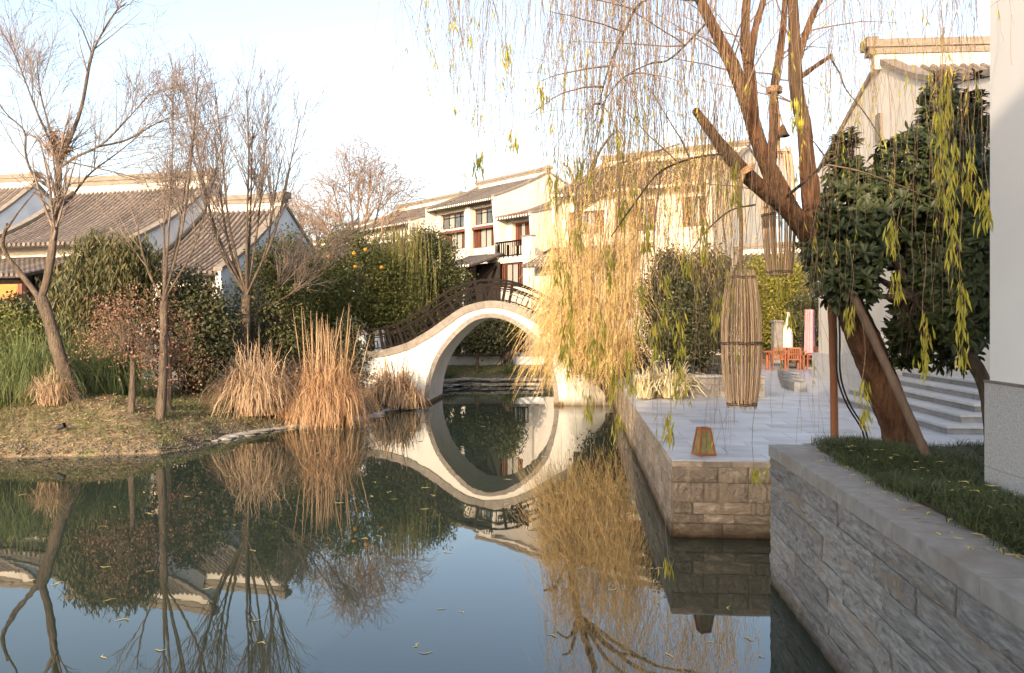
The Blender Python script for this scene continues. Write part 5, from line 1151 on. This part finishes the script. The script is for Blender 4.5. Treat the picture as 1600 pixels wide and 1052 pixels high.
cl = thing('gate_pillar', 'pale square stone pillar behind the outdoor table', 'pillar', (P(1214,0,37)[0], 37, zt)); MB().box(-.2,.2,-.2,.2,0,1.95).obj('shaft', M['trim'], cl); MB().box(-.26,.26,-.26,.26,1.952,2.05).obj('cap', M['trim'], cl)
MB().box(-.24,.24,-.24,.24,0,.12).obj('base', M['trim'], cl)

# ---- ground cover and small stuff
def blades_on(name, label, pts, n_per, h, wd, m, kind='stuff', cat='grass', spread=.07, lean=.6):
    n = len(pts)*n_per; b = np.repeat(pts, n_per, 0)+np.concatenate([rng.normal(size=(n, 2))*spread, np.zeros((n, 1))], 1)
    K = 5; t = np.linspace(0, 1, K); az = rng.uniform(0, 6.28, n); out = np.stack([np.cos(az), np.sin(az), 0*az], 1); L = h*rng.uniform(.6, 1.3, n); ln = lean*rng.uniform(.3, 1.4, n)
    pl = b[:, None]+out[:, None]*(L[:, None]*ln[:, None]*t**1.4)[..., None]; pl[..., 2] += L[:, None]*(t*(1+.3*ln[:, None])-.75*ln[:, None]*t**2.2)
    v, f = ribbons(pl, wd*np.linspace(1, .2, K)[None].repeat(n, 0), norm(np.cross(out, [0, 0, 1])+.3*rdir(n)))
    o = link(name, mesh_np(name, v, f, m)); tag(o, label, cat, kind=kind); return o
pts = []
for i_ in range(3600):
    u_ = rng.uniform(uw+.45-.09*max(0, math.sin(i_*.77)), 3.4) if i_ % 3 else rng.uniform(3.2, 5.8); v_ = rng.uniform(3.0, vend-.25)
    if u_ > 3.36 and v_ < 7.25: continue
    if u_ < uw+.62 and rng.random() < .5: continue
    pts.append(W(u_, v_, 1.60+.04*math.sin(u_*3+v_*2)))
blades_on('mondo_grass', 'dark green mondo grass filling the planter bed under the willow', np.array(pts), 26, .155, .0036, M['mondo'], spread=.05, lean=1.0)
pts = []
while len(pts) < 2600:
    x, y = rng.uniform(-13.5, -3.5), rng.uniform(17.5, 27); z = hz(x, y)
    if z < .12: continue
    if fbm(np.array(x), np.array(y), .8)+rng.normal()*.5 < .25 and rng.random() < .75: continue
    pts.append((x, y, z-.01))
blades_on('bank_grass', 'short patchy green grass growing on the left bank', np.array(pts), 5, .12, .006, M['grass'], spread=.09, lean=.8)
pts = []
while len(pts) < 900:
    x, y = rng.uniform(-4.5, 4), rng.uniform(39.5, 43); z = hz(x, y)
    if z > .12: pts.append((x, y, z-.01))
blades_on('bank_grass', 'green lawn on the far bank behind the arch', np.array(pts), 8, .11, .012, M['grass'], spread=.14, lean=.7)
# litter on the left bank
n = 30000; x = rng.uniform(-15, -3.2, n); y = rng.uniform(17.4, 27.5, n); z = hgt(x, y); k_ = z > .04; x, y, z = x[k_], y[k_], z[k_]; n = len(x)
D = rdir(n); D[:, 2] *= .25; D = norm(D); Nn = norm(rdir(n)*.4+np.array([0,0,1.])); v, f = leafq(np.stack([x, y, z+.012], 1), D, Nn, rng.uniform(.06, .14, n), np.full(n, .02))
tag(link('leaf_litter', mesh_np('leaf_litter', v, f, M['litter'])), 'brown fallen leaf litter strewn over the left bank', 'leaf litter', kind='stuff')
# shore rocks
def rock_mesh(seed):
    r = np.random.default_rng(seed); import bmesh
    bm = bmesh.new(); bmesh.ops.create_icosphere(bm, subdivisions=2, radius=1)
    ph = r.uniform(0, 6, 6)
    for v_ in bm.verts:
        c = v_.co; k_ = 1+.22*math.sin(c.x*3+ph[0])+.18*math.sin(c.y*4+ph[1])+.15*math.sin(c.z*5+ph[2]); c *= k_; c.z = max(-.5, min(.55, c.z*.9))
    me = bpy.data.meshes.new('rock'); bm.to_mesh(me); bm.free(); me.materials.append(M['rock']); return me
rocks = [rock_mesh(i) for i in range(5)]
sh = np.array([tuple(p) for p in shore]); q = smoothpoly(sh, 160); sh_q = q.copy(); i = 55; kk = 0
while i < 158:
    p = q[i]; s_ = random.uniform(.10, .26); big = random.random() < .35
    o = link('shore_rock', rocks[kk % 5], None, (p[0]+random.uniform(-.08, .1), p[1]+random.uniform(-.1, .12), .015), (0, 0, random.uniform(0, 6)), (s_*(2.0 if big else 1.2), s_*(1.3 if big else 1), s_*.42))
    tag(o, 'wide flat weathered rock lying along the left bank waterline' if big else 'small weathered grey stone edging the left bank at the waterline', 'rock', 'rocks edging the left bank'); kk += 1; i += random.choice([1, 2, 2, 3])
fb = smoothpoly([G(692,606)[:2], G(730,603)[:2], G(760,604)[:2], G(800,603.5)[:2], G(850,603)[:2]], 60)
for layer in (0, 1):
    i = 0
    while i < 60:
        p = fb[i]; s_ = random.uniform(.20, .34)
        o = link('bank_stone', rocks[(i+layer) % 5], None, (p[0]+random.uniform(-.05, .05), p[1]+layer*.22, .08+.22*layer), (0, 0, random.uniform(0, 6)), (s_, s_*.8, s_*.45)); tag(o, 'dark grey stone in the low rubble edge of the far bank', 'rock', 'rubble stones along the far bank'); i += 3
# fallen leaves
def curled(seed):
    r = np.random.default_rng(seed); K = 7; t = np.linspace(0, 1, K); c = r.uniform(-.5, .5); pl = np.stack([t, c*.35*np.sin(t*3.1)+.1*np.sin(t*7+seed), .10*np.sin(t*3.14)*r.uniform(-.2, 1)+.02], 1)[None]
    return mesh_np('fallen_leaf', *ribbons(pl, (np.sin(np.linspace(.25, 3.0, K))*.085)[None], np.array([[0, 1., .25]])), M['fall'])
cur = [curled(i) for i in range(6)]
for i in range(190):
    u_ = uw+.0+min(.42, abs(rng.normal()*.2)+.06) if i % 2 else rng.uniform(uw+.45, 3.3); v_ = rng.uniform(3.0, 9.3); z_ = 1.603 if u_ < uw+.43 else 1.735
    if u_ < uw+.43: u_ = uw+.42-(u_-uw)*.6
    o = link('fallen_leaf', cur[i % 6], None, W(u_, v_, z_), (0, 0, rng.uniform(0, 6.28)), (rng.uniform(.05, .11),)*3)
    if z_ > 1.65: tag(o, 'yellow willow leaf lying on the dark planter grass', 'leaf', 'yellow leaves fallen on the planter grass')
    else: tag(o, 'yellow willow leaf lying on the stone coping', 'leaf', 'yellow leaves fallen on the coping')
for i in range(90):
    px, py = rng.uniform(20, 1290), 660+380*rng.random()**1.4; p = G(px, py)
    if sdist(np.array([p[0]]), np.array([p[1]]))[0] > -.3 or (px > 985 and py < 850): continue
    uu_ = p[0]*CG-p[1]*SG
    if uu_ > uw-.1: continue
    tag(link('floating_leaf', cur[i % 6], None, (p[0], p[1], .004), (0, 0, rng.uniform(0, 6.28)), (rng.uniform(.06, .12)*(1+p[1]*.04), rng.uniform(.06, .12)*(1+p[1]*.04), .03)), 'pale willow leaf floating on the pond', 'leaf', 'willow leaves floating on the pond')
for i in range(16):
    u_, v_ = rng.uniform(1.6, 5.5), rng.uniform(12, 19); tag(link('fallen_leaf', cur[i % 6], None, W(u_, v_, 1.088), (0, 0, rng.uniform(0, 6.28)), (.10,)*3), 'dry leaf lying on the pale terrace paving', 'leaf', 'leaves fallen on the terrace')

# pebbly margin of the left bank
n = 4200; i_ = rng.integers(0, 159, n); base_ = q[i_] if False else sh_q[i_]; x = base_[:, 0]+rng.normal(size=n)*.16; y = base_[:, 1]+rng.normal(size=n)*.22+.14
z = hgt(x, y); s_ = rng.uniform(.010, .036, n); oc = np.array([[1,0,0],[0,1,0],[-1,0,0],[0,-1,0],[0,0,.7],[0,0,-.7]]); fo = np.array([[0,1,4],[1,2,4],[2,3,4],[3,0,4],[1,0,5],[2,1,5],[3,2,5],[0,3,5]])
V = (oc[None]*rng.uniform(.6, 1.3, (n, 6, 1)))*s_[:, None, None]+np.stack([x, y, np.maximum(z, -.02)+.01], 1)[:, None]; Fq = (fo[None]+np.arange(n)[:, None, None]*6).reshape(-1, 3)
tag(link('shore_gravel', mesh_np('shore_gravel', V.reshape(-1, 3), Fq, M['gravel'])), 'small grey brown stones along the waterline of the left bank', 'gravel', kind='stuff')
